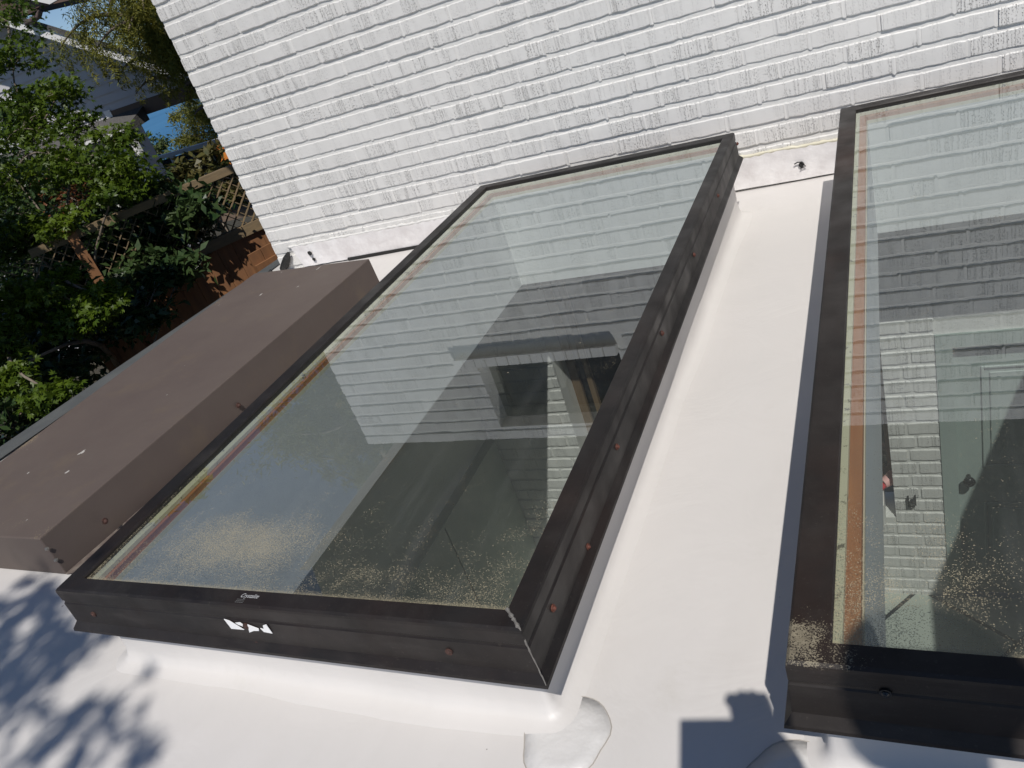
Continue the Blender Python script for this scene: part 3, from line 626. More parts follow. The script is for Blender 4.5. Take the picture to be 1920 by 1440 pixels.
def glove(cx, cy, cz, lab, ang):
    g_ = empty('rubber_glove', (cx, cy, cz - .012), lab, 'glove', 'rubber gloves on the window sill')
    c_, s_ = math.cos(ang), math.sin(ang)
    def T(p): p = [q * 1.3 for q in p]; return (cx + p[0] * c_ - p[1] * s_, cy + p[0] * s_ + p[1] * c_, cz + p[2])
    V = [T(p) for p in [(0, 0, .01), (.045, 0, .018), (.09, .005, .006)]]; E = [(0, 1), (1, 2)]; R_ = [(.031, .017), (.039, .019), (.035, .016)]
    for k in range(4):
        n = len(V); yy = -.030 + k * .0195
        V += [T((.105, yy, .004)), T((.128 + .006 * (k in (1, 2)), yy * 1.15, -.002)), T((.145 + .008 * (k in (1, 2)), yy * 1.25, -.016))]; E += [(2, n), (n, n + 1), (n + 1, n + 2)]; R_ += [.012, .012, .010]
    n = len(V); V += [T((.055, -.036, .006)), T((.078, -.052, -.004)), T((.096, -.056, -.012))]; E += [(1, n), (n, n + 1), (n + 1, n + 2)]; R_ += [.013, .013, .011]
    skinned('hand', V, E, R_, M['rubber_red'], g_)
    mb = MB(); mb.tube([T((-.075, .004, .016)), T((-.05, .0, .020)), T((-.01, 0, .016)), T((.012, 0, .015))], [.046, .043, .034, .031], 14, cap=False); mb.build('cuff', M['rubber_pink'], g_, True)
gp = ony(1652, 905, 3.97)
glove(-.188, 4.045, IW[2] + .020, 'red rubber glove with fingers drooping over the brick window sill', math.radians(-135))
glove(-.30, 4.10, IW[2] + .034, 'red rubber glove lying farther left along the window sill', math.radians(-75))
mb = MB(); mb.prism([(-.34, 4.13, IW[2] + .012), (-.19, 4.14, IW[2] + .012), (-.24, 4.17, IW[2] + .11), (-.36, 4.17, IW[2] + .13)], (0, .010, 0)); tag(mb.build('cardboard_scrap', M['card'], origin=(-.3, 4.14, IW[2])), 'tan cardboard scrap propped behind the gloves on the sill', 'cardboard')

# ------------------------------------------------------------------ TERRAIN, SEA
def ground(x, y):
    if y < 23: return -3.3
    return max(-24., -3.3 - (y - 23) * .9)
X = list(np.linspace(-120, 60, 61)); Y = list(np.linspace(-30, 13, 12)) + [18.] + list(np.linspace(23, 48, 20))
V = [(x, y, ground(x, y)) for y in Y for x in X]; nx = len(X)
F = [(j * nx + i, j * nx + i + 1, (j + 1) * nx + i + 1, (j + 1) * nx + i) for j in range(len(Y) - 1) for i in range(nx - 1)
     if not (-4.5 < (X[i] + X[i + 1]) / 2 < 3.5 and -3 < (Y[j] + Y[j + 1]) / 2 < 4.5)]
tag(mesh('ground', V, F, M['ground']), kind='structure')
X = list(np.linspace(-7000, 3000, 51)); Y = [20 * (6000 / 20) ** (i / 60) for i in range(61)]
V = [(x, y, -22.) for y in Y for x in X]; nx = len(X)
tag(mesh('sea', V, [(j * nx + i, j * nx + i + 1, (j + 1) * nx + i + 1, (j + 1) * nx + i) for j in range(60) for i in range(nx - 1)], M['sea']), kind='structure')
MB().box((-4.02, -2.5, -3.3), (-3.92, 4.0, -.46)).build('lower_wall', M['mortar'], house)

# ------------------------------------------------------------------ NEIGHBOUR HOUSE
YN = 9.0
nb = empty('neighbour_house', (-11, 10, -3.3), 'pale grey sided house with white trim beyond the garden at upper left', 'house')
def siding(x0, x1, z0, z1, y, topf=None, name='siding'):
    V = []; F = []; h = .13; n = int((z1 - z0) / h) + 1
    for i in range(n):
        a = z0 + i * h; b = min(a + h, z1)
        xr = x1
        if topf: xr = min(x1, topf(b))
        if xr <= x0: break
        k = len(V); V += [(x0, y - .022, a), (xr, y - .022, a), (xr, y, b), (x0, y, b), (x0, y, a), (xr, y, a)]
        F += [(k, k + 1, k + 2, k + 3), (k, k + 4, k + 5, k + 1)]
    return mesh(name, V, F, M['siding'], nb)
rk = lambda z: -7.52 - (z + .47 - .84) / .533 - .12
siding(-24, -10.44, -3.3, .60, YN, name='lower_siding')
siding(-15, -8.1, .62, 4.2, YN, rk, name='gable_siding')
mb = MB(); mb.box((-24, YN + .005, -3.3), (-10.44, YN + .45, .6)); mb.box((-15, YN + .005, .6), (-10.4, YN + .45, 1.2)); mb.build('wall_core', M['siding'], nb)
MB().box((-10.36, YN - .03, .575), (-8.2, YN + .45, .775)).build('beam', M['brownbeam'], nb)
MB().box((-10.50, YN - .04, -3.3), (-10.36, YN + .1, .80)).build('corner_board', M['trim'], nb)
y0 = 8.15
def rz(x): return .84 + (-7.52 - x) * .533
mb = MB(); mb.prism([(-15, y0, rz(-15)), (-6.9, y0, rz(-6.9)), (-6.9, y0, rz(-6.9) - .085), (-15, y0, rz(-15) - .085)], (0, .95, -.52)); mb.build('roof', M['shingle'], nb)
mb = MB(); mb.prism([(-15, y0 + .02, rz(-15) - .09), (-7.0, y0 + .02, rz(-7.0) - .09), (-7.0, y0 + .02, rz(-7.0) - .22), (-15, y0 + .02, rz(-15) - .22)], (0, .05, 0)); mb.build('rake_board', M['trim'], nb)
mb = MB(); mb.prism([(-15, y0 + .07, rz(-15) - .12), (-7.0, y0 + .07, rz(-7.0) - .12), (-7.0, y0 + .07, rz(-7.0) - .14), (-15, y0 + .07, rz(-15) - .14)], (0, .8, -.44)); mb.build('soffit', M['brownbeam'], nb)
# low porch roof with drip edge
mb = MB(); mb.prism([(-14, YN - .03, .70), (-14, 8.45, .50), (-14, 8.45, .44), (-14, YN - .03, .50)], (4.3, 0, 0)); mb.build('porch_roof', M['shingle'], nb)
MB().box((-14, 8.43, .47), (-9.7, 8.449, .515)).build('porch_drip_edge', M['trim'], nb)
mb = MB(); mb.box((-9.78, 8.5, .12), (-9.70, 8.58, .44)); mb.build('porch_bracket', M['trim'], nb)
# higher eave with downspout (upper left)
hx = ony(0, 0, 8.4)
mb = MB(); a = [ony(x, y, 8.4) for x, y in [(-60, -30), (62, -8), (112, -2), (93, 9), (-60, -28)]]
P = lambda x, y, Y_: ony(x, y, Y_)
tl = P(-120, -60, 8.1); tr_ = P(112, -3, 8.1); br_ = P(93, 8, 8.1); bl = P(-120, -40, 8.1)
mb = MB(); mb.prism([tl, tr_, br_, bl], (0, .06, 0)); mb.build('upper_fascia', M['trim'], nb)
mb = MB(); mb.prism([P(-120, -39, 8.17), P(93, 9, 8.17), P(38, 33, 8.17), P(-120, 70, 8.17)], (0, 1.2, 0)); mb.build('upper_eave', M['brownbeam'], nb)
mb = MB(); mb.tube([P(70, 14, 8.1), P(75, 22, 8.1), P(73, 29, 8.1), P(66, 35, 8.1), P(50, 44, 8.1)], .035, 10); mb.build('downspout', M['pipe'], nb, True)

# ------------------------------------------------------------------ NEIGHBOUR'S DECK
YD = 11.
dk = empty('deck', (-11, 11, -1.3), 'raised wooden deck of the neighbouring house, facing the water', 'deck')
MB().box((-13.2, 9.9, -1.42), (-8.6, YD + .1, -1.30)).build('deck_floor', M['deck'], dk)
for x in (-13., -11.8, -10.6, -9.4): MB().box((x - .05, YD - .9, -3.6), (x + .05, YD - .8, -1.42)).build('deck_post', M['oldwood'], dk)
rl = empty('deck_railing', (-11.3, 11, -1.3), 'white topped glass railing along the seaward side of the deck', 'railing')
MB().box((-13.1, YD - .05, -.31), (-8.7, YD + .05, -.24)).build('top_rail', M['trim'], rl)
for x in (-13., -11.82, -10.6, -9.4): MB().box((x - .04, YD - .04, -1.30), (x + .04, YD + .04, -.31)).build('post', M['trim'], rl)
for x0_, x1_ in ((-12.96, -11.86), (-11.78, -10.64), (-10.56, -9.44)): MB().box((x0_, YD - .008, -1.22), (x1_, YD + .008, -.33)).build('glass_panel', M['railglass'], rl)
def armchair(loc, rz_, name, label, cat, frame, seat, slat=False):
    t_ = empty(name, loc, label, cat); c_, s_ = math.cos(rz_), math.sin(rz_)
    def put(nm, parts, mat):
        m_ = MB()
        for a, b in parts: m_.box(a, b)
        m_.V = [(loc[0] + v[0] * c_ - v[1] * s_, loc[1] + v[0] * s_ + v[1] * c_, loc[2] + v[2]) for v in m_.V]
        return m_.build(nm, mat, t_)
    for sx in (-.30, .25):
        for sy in (-.28, .24): put('leg', [((sx, sy, 0), (sx + .05, sy + .05, .38))], frame)
    put('seat', [((-.30, -.30, .38), (.30, .28, .46))], seat)
    if slat: put('backrest', [((-.29 + k * .1, .27 + .002 * k, .46), (-.21 + k * .1, .30 + .002 * k, 1.0)) for k in range(6)] + [((-.3, .30, .90), (.31, .32, .96))], frame)
    else: put('backrest', [((-.30, .22, .46), (.30, .34, .95))], frame)
    put('armrest', [((-.34, -.28, .60), (-.28, .26, .64))], frame); put('armrest', [((.28, -.28, .60), (.34, .26, .64))], frame)
    return t_
armchair((-9.97, 10.35, -1.30), math.radians(20), 'deck_chair', 'orange slatted wooden chair on the deck by the white railing', 'chair', M['orangewood'], M['orangewood'], True)
armchair((-11.2, 10.3, -1.30), math.radians(160), 'wicker_armchair', 'dark wicker armchair with navy cushion near the white house corner', 'chair', M['wicker'], M['navy'])
armchair((-10.75, 10.55, -1.30), math.radians(200), 'wicker_armchair', 'dark wicker armchair farther right, closest to the railing glass', 'chair', M['wicker'], M['wicker'])
tb = empty('side_table', (-10.85, 10.2, -1.3), 'small brown side table between the deck chairs', 'table')
MB().box((-11.05, 10.05, -.82), (-10.65, 10.35, -.78)).build('table_top', M['terra'], tb)
for sx in (-11.03, -10.71):
    for sy in (10.07, 10.29): MB().box((sx, sy, -1.3), (sx + .04, sy + .04, -.82)).build('leg', M['wicker'], tb)
pt = empty('flower_pot', (-10.3, 10.2, -1.3), 'teal glazed flower pot beside the orange chair', 'pot')
mb = MB(); mb.tube([(-10.3, 10.2, -1.3), (-10.3, 10.2, -1.0), (-10.3, 10.2, -.84), (-10.3, 10.2, -.80)], [.12, .19, .22, .24], 16); mb.build('pot_body', M['teal'], pt, True)
# ------------------------------------------------------------------ FENCES
fe = empty('cedar_fence', (-5.6, 5.1, -3.3), 'reddish cedar board fence with lattice top beside the white brick corner', 'fence')
A_ = onz(380, 457, -.46); B_ = onz(500, 403, -.46); dv = (B_ - A_); dv.z = 0; dv.normalize(); nrm = Vector((-dv.y, dv.x, 0)); A_ = A_ - dv * 1.3; Ltot = (B_ - A_).length + 1.2
def fb(s0, s1, z0, z1, d0, d1, m_):
    p = [A_ + dv * s0 + nrm * d0, A_ + dv * s1 + nrm * d0, A_ + dv * s1 + nrm * d1, A_ + dv * s0 + nrm * d1]
    V = [(q_.x, q_.y, z0) for q_ in p] + [(q_.x, q_.y, z1) for q_ in p]
    m_.add(V, [(0, 3, 2, 1), (4, 5, 6, 7), (0, 1, 5, 4), (1, 2, 6, 5), (2, 3, 7, 6), (3, 0, 4, 7)])
mb = MB(); s_ = 0.; rg = random.Random(2)
while s_ < Ltot:
    fb(s_, s_ + .151, -3.3, -.56 + rg.uniform(-.004, .004), rg.uniform(0, .006), .03, mb); s_ += .154
mb.build('boards', M['cedarfence'], fe)
mb = MB(); fb(0, Ltot, -3.3, -.58, .031, .045, mb); mb.build('backing_boards', M['cedarfence'], fe)
mb = MB(); fb(-.02, Ltot, -.56, -.46, -.035, .05, mb); mb.build('rail', M['oldwood'], fe)
mb = MB(); fb(-.02, Ltot, .02, .09, -.035, .05, mb); mb.build('top_rail', M['oldwood'], fe)
mb = MB(); s_ = -.5
while s_ < Ltot:
    for sg in (1, -1):
        p = A_ + dv * s_ + Vector((0, 0, -.46 if sg > 0 else .02)) - Vector((0, 0, A_.z)); q_ = p + dv * .48 + Vector((0, 0, .48 * sg))
        p.z = -.46 if sg > 0 else .02; q_.z = .02 if sg > 0 else -.46
        mb.bar(p + nrm * (.006 if sg > 0 else .016), q_ + nrm * (.006 if sg > 0 else .016), .008, .034, up=nrm)
    s_ += .105
mb.build('lattice', M['oldwood'], fe)
for s_ in np.arange(.3, Ltot, 1.7):
    mb = MB(); fb(s_, s_ + .09, -3.3, .14, -.10, -.036, mb); mb.build('post', M['cedarfence'], fe)
gb = empty('cedar_gate', (-5., 4.6, -3.3), 'orange cedar gate panel with two cross rails against the brick corner', 'gate')
G0 = onz(442, 478, -.62); G1 = onz(512, 440, -.62); gd = (G1 - G0); gd.z = 0; gd.normalize(); gn = Vector((-gd.y, gd.x, 0)); G0 = G0 - gn * .25; 
mb = MB()
for k in range(6):
    p = G0 + gd * (k * .135); q_ = p + gd * .128
    V = [(p.x, p.y, -3.3), (q_.x, q_.y, -3.3), (q_.x + gn.x * .03, q_.y + gn.y * .03, -3.3), (p.x + gn.x * .03, p.y + gn.y * .03, -3.3)]; V += [(a, b, -.62) for a, b, c in V]
    mb.add(V, [(0, 3, 2, 1), (4, 5, 6, 7), (0, 1, 5, 4), (1, 2, 6, 5), (2, 3, 7, 6), (3, 0, 4, 7)])
mb.build('gate_boards', M['cedarfence'], gb)
for z in (-.78, -1.02):
    mb = MB(); mb.bar(Vector((G0.x, G0.y, z)) - gn * .02, Vector((G0.x, G0.y, z)) + gd * .82 - gn * .02, .035, .10); mb.build('cross_rail', M['cedarfence'], gb)
# ------------------------------------------------------------------ TREES
def frames(n, droop=0., rng=RNG):
    nrm = rng.normal(size=(n, 3)); nrm[:, 2] = np.abs(nrm[:, 2]) * 1.2 + .35; nrm /= np.linalg.norm(nrm, axis=1)[:, None]
    d = rng.normal(size=(n, 3)); d[:, 2] -= droop; d -= (d * nrm).sum(1)[:, None] * nrm; d /= np.linalg.norm(d, axis=1)[:, None]
    return nrm, d, np.cross(nrm, d)
def leafmesh(name, P, size, kind, mat, parent, droop=0.):
    n = len(P); nrm, d, s = frames(n, droop); sz = (size * RNG.uniform(.6, 1.3, n))[:, None]
    if kind == 'maple':
        V = []; lob = [(-1.35, .72), (-.65, .95), (0, 1.15), (.65, .95), (1.35, .72)]
        parts = []
        for a, L_ in lob:
            ax = math.cos(a) * d + math.sin(a) * s; bx_ = -math.sin(a) * d + math.cos(a) * s
            parts.append(np.stack([P, P + (ax * .45 * L_ + bx_ * .17) * sz, P + ax * L_ * sz - nrm * .18 * sz, P + (ax * .45 * L_ - bx_ * .17) * sz], 1))
        V = np.concatenate(parts, 0).reshape(-1, 3)
    elif kind == 'leaf':
        V = np.stack([P, P + (d * .5 + s * .26) * sz + nrm * .05 * sz, P + d * 1.15 * sz - nrm * .12 * sz, P + (d * .5 - s * .26) * sz + nrm * .05 * sz], 1).reshape(-1, 3)
    else:   # needle spray
        V = np.stack([P, P + (d * .5 + s * .13) * sz, P + d * 1.3 * sz, P + (d * .5 - s * .13) * sz], 1).reshape(-1, 3)
    F = np.arange(len(V)).reshape(-1, 4)
    me = bpy.data.meshes.new(name); V = V * U - np.array(absloc(parent)); nV, nF = len(V), len(F)
    me.vertices.add(nV); me.vertices.foreach_set('co', V.astype(np.float32).ravel()); me.loops.add(nV); me.loops.foreach_set('vertex_index', F.astype(np.int32).ravel())
    me.polygons.add(nF); me.polygons.foreach_set('loop_start', np.arange(0, nV, 4, dtype=np.int32)); me.polygons.foreach_set('loop_total', np.full(nF, 4, np.int32)) if False else None
    me.update(calc_edges=True); me.validate(); me.materials.append(mat)
    o = bpy.data.objects.new(name, me); sc.collection.objects.link(o); o.parent = parent; return o
def limb(mb, a, b, r0, r1, bend=.15, n=5, rg=random):
    a = Vector(a); b = Vector(b); k = Vector((rg.uniform(-1, 1), rg.uniform(-1, 1), rg.uniform(-.3, .8))) * bend * (b - a).length
    pts = [a.lerp(b, i / n) + k * math.sin(math.pi * i / n) for i in range(n + 1)]
    mb.tube(pts, [r0 + (r1 - r0) * i / n for i in range(n + 1)], 7); return pts
def tree(name, label, base, clusters, kind, size, per, mat, group=None, cat='tree', trunk_r=.09, fork=None, droop=0., seed=0, stub=True):
    """clusters: list of (centre, radius(3), weight)"""
    rg = random.Random(seed); root = empty(name, base, label, cat, group); mb = MB()
    fork = Vector(fork) if fork else Vector(base) + Vector((0, 0, 1.2)); limb(mb, base, fork, trunk_r, trunk_r * .7, .05, rg=rg)
    P = []
    done = []
    for c_, r_, wt in clusters:
        c_ = Vector(c_)
        src = min(done, key=lambda p_: (p_ - c_).length) if done and rg.random() < .8 else fork
        pts = limb(mb, src, c_, trunk_r * (.16 if src is not fork else .3), .006, .14, 6, rg); done.append(c_)
        n = int(per * wt); nt_ = max(3, n // 60)
        # twigs, leaves gathered in flat sprays around twig ends
        for k in range(nt_):
            u_ = Vector((rg.gauss(0, .42), rg.gauss(0, .42), rg.gauss(0, .42))); e_ = c_ + Vector((u_.x * r_[0], u_.y * r_[1], u_.z * r_[2]))
            if k % 2 == 0: mb.tube([c_.lerp(e_, .1), c_.lerp(e_, .6) + Vector((0, 0, .02)), e_], [.008, .005, .002], 4)
            m_ = n // nt_; sp = min(r_) * .30 + .03
            q_ = RNG.normal(size=(m_, 3)) * np.array([sp, sp, sp * .38]) + np.array(e_); P.append(q_)
    mb.build('trunk', M['bark'], root, True)
    leafmesh('crown', np.concatenate(P), size, kind, mat, root, droop); return root
def px(x, y, Y_): return ony(x, y, Y_)
# the near maple at the left edge: clumps placed in its crown
mc = []
for x, y, Y_, r_, wt in [(25, 330, 5.4, .42, 1.3), (95, 290, 5.2, .40, 1.1), (160, 310, 5.0, .34, 1.0), (235, 320, 5.0, .34, 1.2), (215, 360, 4.8, .25, .8), (110, 175, 6.0, .34, .9), (60, 195, 6.0, .30, .8), (25, 125, 6.2, .40, .9), (15, 40, 6.6, .50, .9),
                     (40, 240, 5.6, .40, 1.1), (50, 455, 4.4, .32, 1.2), (15, 430, 4.4, .28, .9), (120, 430, 4.5, .25, .6), (60, 545, 3.7, .20, .9), (110, 520, 3.8, .15, .7), (185, 550, 3.8, .16, .9), (180, 590, 3.7, .13, .6), (30, 600, 3.4, .16, .7), (15, 650, 3.1, .13, .6), (115, 615, 3.5, .12, .5), (100, 735, 2.75, .12, .8), (70, 755, 2.7, .10, .5), (85, 545, 3.6, .18, .9), (35, 570, 3.5, .18, .9), (200, 565, 3.7, .15, .8), (130, 590, 3.6, .14, .6), (15, 700, 2.9, .12, .6), (20, 725, 2.8, .11, .5), (215, 265, 5.4, .26, .7), (150, 240, 5.8, .25, .5)]:
    mc.append((px(x, y, Y_), (r_, r_, r_ * .62), wt))
tree('maple_tree', 'bright green maple tree with starry leaves at the left edge, below the roof', (-7.2, 3.6, -3.3), mc, 'maple', .044, 620, M['maple'], trunk_r=.10, fork=(-6.7, 4.4, -1.2), droop=.5, seed=3, group='maple trees around the roof')
# its neighbour behind the photographer, whose bough dapples the roof
mc2 = []
for (gx, gy, r_, w_) in [(-2.55, .96, .16, 1.), (-2.30, .88, .13, .8), (-2.12, .84, .09, .4), (-2.40, .70, .15, .9), (-2.15, .66, .10, .5), (-1.78, .63, .05, .16), (-1.92, .70, .05, .12), (-2.0, .50, .14, .7), (-1.66, .64, .045, .10), (-2.7, .75, .2, 1.), (-1.60, .52, .05, .15)]:
    mc2.append(((gx + 4.6 * .31, gy - 4.6 * .62, 4.3), (r_ * 1.6, r_ * 1.6, r_), w_ * .55))
rgc = random.Random(77)
mc3 = []  # unseen canopy clusters, added to throw shade on the fence and garden
for k in range(40):
    z = rgc.uniform(.55, 1.7); y = rgc.uniform(2.75, 3.8); mc3.append(((-1.66 * y - .95 - 1.9 * rgc.random() ** 1.5, y, z), (.42, .42, .22), 1.))
for k in range(12):
    mc3.append(((rgc.uniform(-5.6, -4.8), rgc.uniform(2.85, 3.2), rgc.uniform(1.22, 1.5)), (.24, .26, .14), .8))
tree('maple_tree', 'unseen maple canopy added left of the view to shade the garden below the roof', (-6.2, 2.2, -3.3), mc3, 'maple', .085, 520, M['maple'], trunk_r=.12, fork=(-6.3, 2.3, -.9), droop=.5, seed=35, group='maple trees around the roof')
tree('maple_tree', 'maple tree behind the photographer whose bough shades the near left roof corner', (-4.9, -2.2, -3.3), mc2, 'maple', .070, 95, M['maple'], trunk_r=.12, fork=(-3.2, -2.2, 3.6), droop=.5, seed=5, group='maple trees around the roof')
# dark leafy shrubs under the maple, before the fence
def blob(lst): return [(px(x, y, Y_), (r_, r_, r_ * .8), w_) for x, y, Y_, r_, w_ in lst]
tree('dark_shrub', 'dark glossy leaved shrub in front of the lattice fence', (-6.2, 4.9, -3.3), blob([(330, 400, 5.6, .30, 1.3), (290, 430, 5.5, .36, 1.5), (240, 440, 5.3, .38, 1.4), (350, 440, 5.4, .24, 1.), (380, 400, 5.6, .18, .6), (300, 380, 6.0, .30, 1.), (260, 395, 5.8, .3, 1.), (360, 385, 5.3, .2, .9), (345, 415, 5.2, .22, 1.), (300, 410, 5.3, .3, 1.2), (250, 430, 5.1, .34, 1.6), (290, 395, 5.3, .28, 1.2), (200, 430, 5.2, .4, 1.5), (250, 480, 5.0, .34, 1.4), (290, 520, 4.8, .25, 1.), (230, 500, 4.9, .34, 1.2), (320, 480, 5.1, .25, .8), (160, 470, 5., .4, 1.4)]), 'leaf', .10, 420, M['dark'], cat='shrub', trunk_r=.05, fork=(-6.3, 4.9, -2.2), seed=7)
tree('dark_shrub', 'dark leafy shrub before the lower siding of the grey house, left of the lattice', (-8.6, 6.3, -3.3), blob([(20, 330, 6.8, .5, 1.6), (80, 350, 6.8, .5, 1.6), (140, 330, 6.8, .45, 1.3), (20, 440, 6.2, .5, 1.6), (60, 250, 7.2, .4, 1.), (10, 220, 7.2, .4, 1.), (10, 560, 5.0, .5, 1.6), (70, 600, 5.0, .5, 1.6), (190, 340, 6.8, .3, .8)]), 'leaf', .10, 420, M['dark'], cat='shrub', trunk_r=.05, fork=(-8.6, 6.3, -2.2), seed=17)
tree('copper_shrub', 'coppery brown leaved shrub in the shade beside the dark shrub', (-7.6, 5.4, -3.3), blob([(110, 365, 6.4, .22, .8), (160, 385, 6.2, .30, 1.1), (175, 400, 6.2, .2, .7)]), 'leaf', .05, 500, M['copper'], cat='shrub', trunk_r=.04, fork=(-7.5, 5.5, -2.4), seed=8)
tree('ivy_shrub', 'dark green shrub low in the shaded gap below the roof edge', (-6.6, 3.4, -3.3), blob([(60, 480, 5.2, .6, 2.2), (140, 500, 5.2, .6, 2.2), (30, 620, 4.4, .6, 2.), (60, 760, 3.6, .45, 1.6), (20, 800, 3.2, .4, 1.5), (200, 450, 5.4, .55, 2.), (100, 640, 4.4, .6, 2.), (20, 400, 6.2, .7, 2.), (100, 390, 6.4, .6, 1.6), (180, 540, 5.0, .5, 1.6), (150, 640, 4.4, .4, 1.), (250, 560, 4.5, .3, 1.), (300, 520, 4.45, .22, .8), (270, 590, 4.2, .25, .9), (80, 680, 3.9, .35, 1.4), (120, 700, 3.6, .25, .9), (200, 600, 4.2, .3, 1.2), (345, 495, 4.6, .15, .45)]), 'leaf', .085, 520, M['dark'], cat='shrub', trunk_r=.05, fork=(-6.6, 3.5, -2.6), seed=9)
tree('photinia_shrub', 'broad leaved shrub with bronze tips above the capped rail on the deck side', (-8.3, 7.8, -3.3), blob([(355, 335, 8.6, .24, .9), (385, 325, 8.4, .26, .9), (340, 350, 8.4, .24, .8), (405, 310, 8.6, .26, .9), (412, 335, 8.0, .22, .8), (425, 365, 7.2, .2, .6)]), 'leaf', .13, 260, m_leaf('bronze_green_leaves', (.05, .07, .02), (.15, .12, .04), .3), cat='shrub', trunk_r=.05, fork=(-8.2, 8., -2.0), seed=10)
tree('bushy_tree', 'olive green bushy tree against the water at the wall edge', (-10.4, 11.8, -3.3), blob([(375, 225, 12.2, .42, 1.5), (385, 255, 12., .42, 1.5), (375, 285, 12.0, .40, 1.2), (400, 285, 11.6, .45, 1.2), (352, 262, 12.2, .26, .6), (370, 200, 12.6, .35, .8), (332, 222, 12.6, .14, .22), (345, 210, 12.6, .14, .22)]), 'needle', .07, 1500, M['cedar'], trunk_r=.07, fork=(-10.6, 12, -1.0), seed=11)
tree('small_shrub', 'small blue green bush just beyond the white railing', (-12.3, 11.7, -3.6), blob([(283, 278, 12.2, .30, 1.), (300, 285, 12.2, .30, .9), (275, 292, 12., .2, .5), (310, 292, 12., .16, .4)]), 'leaf', .07, 500, M['bush'], cat='shrub', trunk_r=.03, fork=(-12.4, 12, -1.4), seed=12)

# weeping cedar: drooping boughs hung with long sprays
def weeping(base, boughs, label):
    rg = random.Random(21); root = empty('weeping_cedar', base, label, 'tree'); mb = MB(); P = []
    top = Vector((base[0], base[1], 4.6)); limb(mb, base, top, .11, .03, .01, 8, rg)
    for p0, p1, wt, hang in boughs:
        p0 = Vector(p0); p1 = Vector(p1); n = 14; arch = Vector((0, 0, .22 * (p1 - p0).length)); pts = [p0.lerp(p1, i / n) + arch * math.sin(math.pi * (i / n) ** 1.2) * .7 for i in range(n + 1)]
        mb.tube(pts, [.03 * (1 - i / n) + .006 for i in range(n + 1)], 5)
        L_ = (p1 - p0).length; ns = int(30 * wt * max(L_, .5))
        for k in range(ns):
            f_ = rg.random() ** .8; i = min(int(f_ * n), n - 1); s_ = pts[i].lerp(pts[i + 1], f_ * n - i) + Vector((rg.gauss(0, .10), rg.gauss(0, .10), rg.gauss(0, .05)))
            h = hang * rg.uniform(.25, 1.0); sw = Vector((rg.gauss(0, .08), rg.gauss(0, .08), 0)); m_ = int(120 * h / .35) + 16
            t_ = RNG.random(m_)[:, None]; q_ = np.array(s_) + t_ * np.array([sw.x, sw.y, -h]) + RNG.normal(size=(m_, 3)) * np.array([.030, .030, .02]) * (1.25 - t_)
            P.append(q_)
    mb.build('trunk', M['bark'], root, True); leafmesh('crown', np.concatenate(P), .038, 'needle', M['cedar'], root, 1.6); return root
YC = 6.6; cb = px(470, 330, YC); bx0 = (cb.x - .0, YC, -3.3)
tr0 = lambda z: Vector((bx0[0], YC, z))
bo = []
for (x1, y1, z0, wt, hang) in [(150, 20, 1.9, 1.1, .42), (205, 8, 2.05, 1.3, .50), (110, 95, 1.45, .9, .35), (175, 100, 1.5, 1.2, .38), (240, 60, 1.7, 1.5, .55), (290, 40, 1.8, 1.4, .5), (220, 150, .95, .5, .22), (255, 175, .75, .5, .20), (300, 130, 1.1, 1.0, .35), (330, 90, 1.3, 1.3, .5), (260, 110, 1.35, 1.1, .35), (340, 170, .9, .9, .3), (365, 215, .6, .8, .3), (270, 20, 1.95, 1.5, .5), (310, 70, 1.6, 1.4, .5), (200, 45, 1.75, 1.2, .45), (280, 90, 1.45, 1.3, .45), (320, 120, 1.2, 1.2, .4)]:
    bo.append((tr0(z0 - .1), px(x1, y1, YC + random.uniform(-.5, .3)), wt, hang))
rg = random.Random(33)
for k in range(16):
    z = rg.uniform(2.7, 4.4); a = rg.uniform(0, 6.28); L_ = (1.5 - .30 * (z - 2.5)) * rg.uniform(.6, 1.); bo.append((tr0(z + .15), (bx0[0] + L_ * math.cos(a), YC + L_ * math.sin(a) * .8, z - .25), 1.0, .5))
weeping(bx0, bo, 'weeping golden green cedar hanging over the grey house at the brick corner')
# evergreens beyond, seen only mirrored in the glass above the garden
tree('conifer', 'tall dark evergreen standing behind the neighbouring gardens', (-8.1, 9.0, -3.3), [((-8.7 + rg.gauss(0, .6), 9.0 + rg.gauss(0, .5), z), (.85, .85, .5), 1.) for z in np.linspace(4.0, 5.2, 8)], 'needle', .10, 2600, M['cedar'], trunk_r=.12, fork=(-8.1, 9.0, 2.2), seed=15)

# ------------------------------------------------------------------ THE PHOTOGRAPHER (outside the frame; throws the shade at lower right)
ps = empty('person', (.48, -.42, -.26), 'person in grey shirt and jeans standing on the roof, holding up a phone', 'person')
V = [(0.540, -0.310, 0.660), (0.540, -0.300, 0.900), (0.530, -0.280, 1.080), (0.520, -0.250, 1.240), (0.510, -0.220, 1.340), (0.500, -0.190, 1.450), (0.490, -0.170, 1.570),
     (0.340, -0.230, 1.220), (.26, -.24, .98), (.10, -.09, .965), (.075, -.04, .985),
     (0.710, -0.240, 1.220), (0.620, -0.150, 0.980), (.34, -.06, .96), (.23, -.02, .985),
     (0.450, -0.320, 0.570), (0.440, -0.300, 0.180), (0.430, -0.340, -0.210), (0.420, -0.230, -0.225),
     (0.630, -0.320, 0.570), (0.640, -0.300, 0.180), (0.650, -0.340, -0.210), (0.660, -0.230, -0.225)]
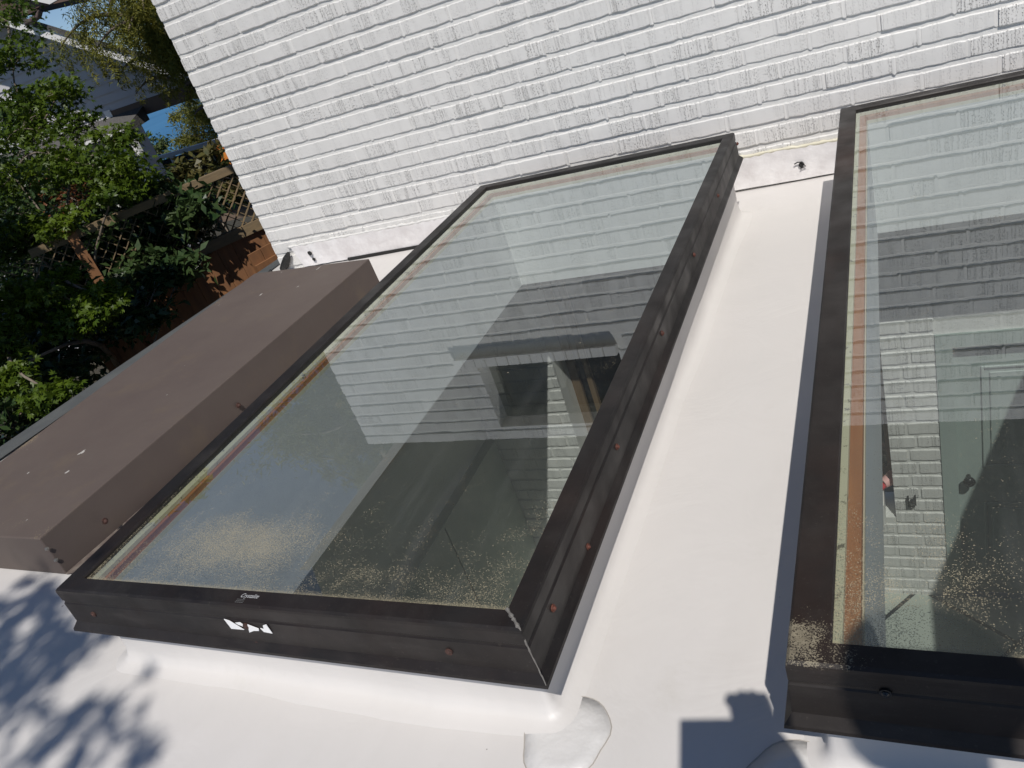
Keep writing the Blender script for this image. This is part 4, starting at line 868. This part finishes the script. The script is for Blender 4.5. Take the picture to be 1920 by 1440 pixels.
E_ = [(0, 1), (1, 2), (2, 3), (3, 4), (4, 5), (5, 6), (3, 7), (7, 8), (8, 9), (9, 10), (3, 11), (11, 12), (12, 13), (13, 14), (0, 15), (15, 16), (16, 17), (17, 18), (0, 19), (19, 20), (20, 21), (21, 22)]
R_ = [(.15, .11), (.14, .10), (.17, .11), (.16, .10), .055, .085, .095, .065, .045, .032, .03, .065, .045, .032, .03, .095, .065, .045, .04, .095, .065, .045, .04]
bo_ = skinned('body', V, E_, R_, M['shirt'], ps, sub=2)
Rr, Uu, Ff = Vector(r), Vector(-dn), Vector(fw); c0 = Vector(CAM) - Ff * .018
cp = lambda a, b, c=0.: c0 + Rr * a + Uu * b - Ff * c
for k in range(4):      # fingers of the right hand wrapped over the upper edge of the phone
    a = .066 + k * .0185
    skinned('finger', [cp(a + .020, .03, .035), cp(a + .014, .092, .028), cp(a + .010, .118 + .006 * (k in (1, 2)), .012), cp(a + .006, .096, .002)], [(0, 1), (1, 2), (2, 3)], [.0135, .0130, .0125, .011], M['skin'], ps)
skinned('palm', [cp(.17, -.06, .05), cp(.145, .0, .045), cp(.115, .06, .035)], [(0, 1), (1, 2)], [(.03, .022), (.042, .022), (.035, .018)], M['skin'], ps)
skinned('thumb', [cp(.135, -.055, .045), cp(.10, -.075, .03), cp(.075, -.070, .018)], [(0, 1), (1, 2)], [.013, .012, .010], M['skin'], ps)
skinned('palm', [cp(.02, -.13, .05), cp(.0, -.10, .04), cp(-.01, -.07, .035)], [(0, 1), (1, 2)], [(.03, .022), (.035, .02), (.03, .018)], M['skin'], ps)
mb = MB(); mb.tube([(.49, -.19, 1.50), (.49, -.195, 1.60), (.49, -.195, 1.66), (.49, -.19, 1.685)], [.108, .112, .08, .02], 16); mb.build('hair', M['hair'], ps, True)
ph = empty('phone', (.10, -.02, .98), 'black phone held up in front of the photographer', 'phone')
# phone slab lies in the camera's own image plane, just behind its lens
c0 = Vector(CAM) - Ff * .012
pl = [c0 + Rr * a + Uu * b for a, b in ((-.018, .066), (.145, .066), (.145, -.060), (-.018, -.060))]
mb = MB(); mb.prism(pl, -Ff * .010); bevel(mb.build('phone_body', M['black'], ph), .003, 2)
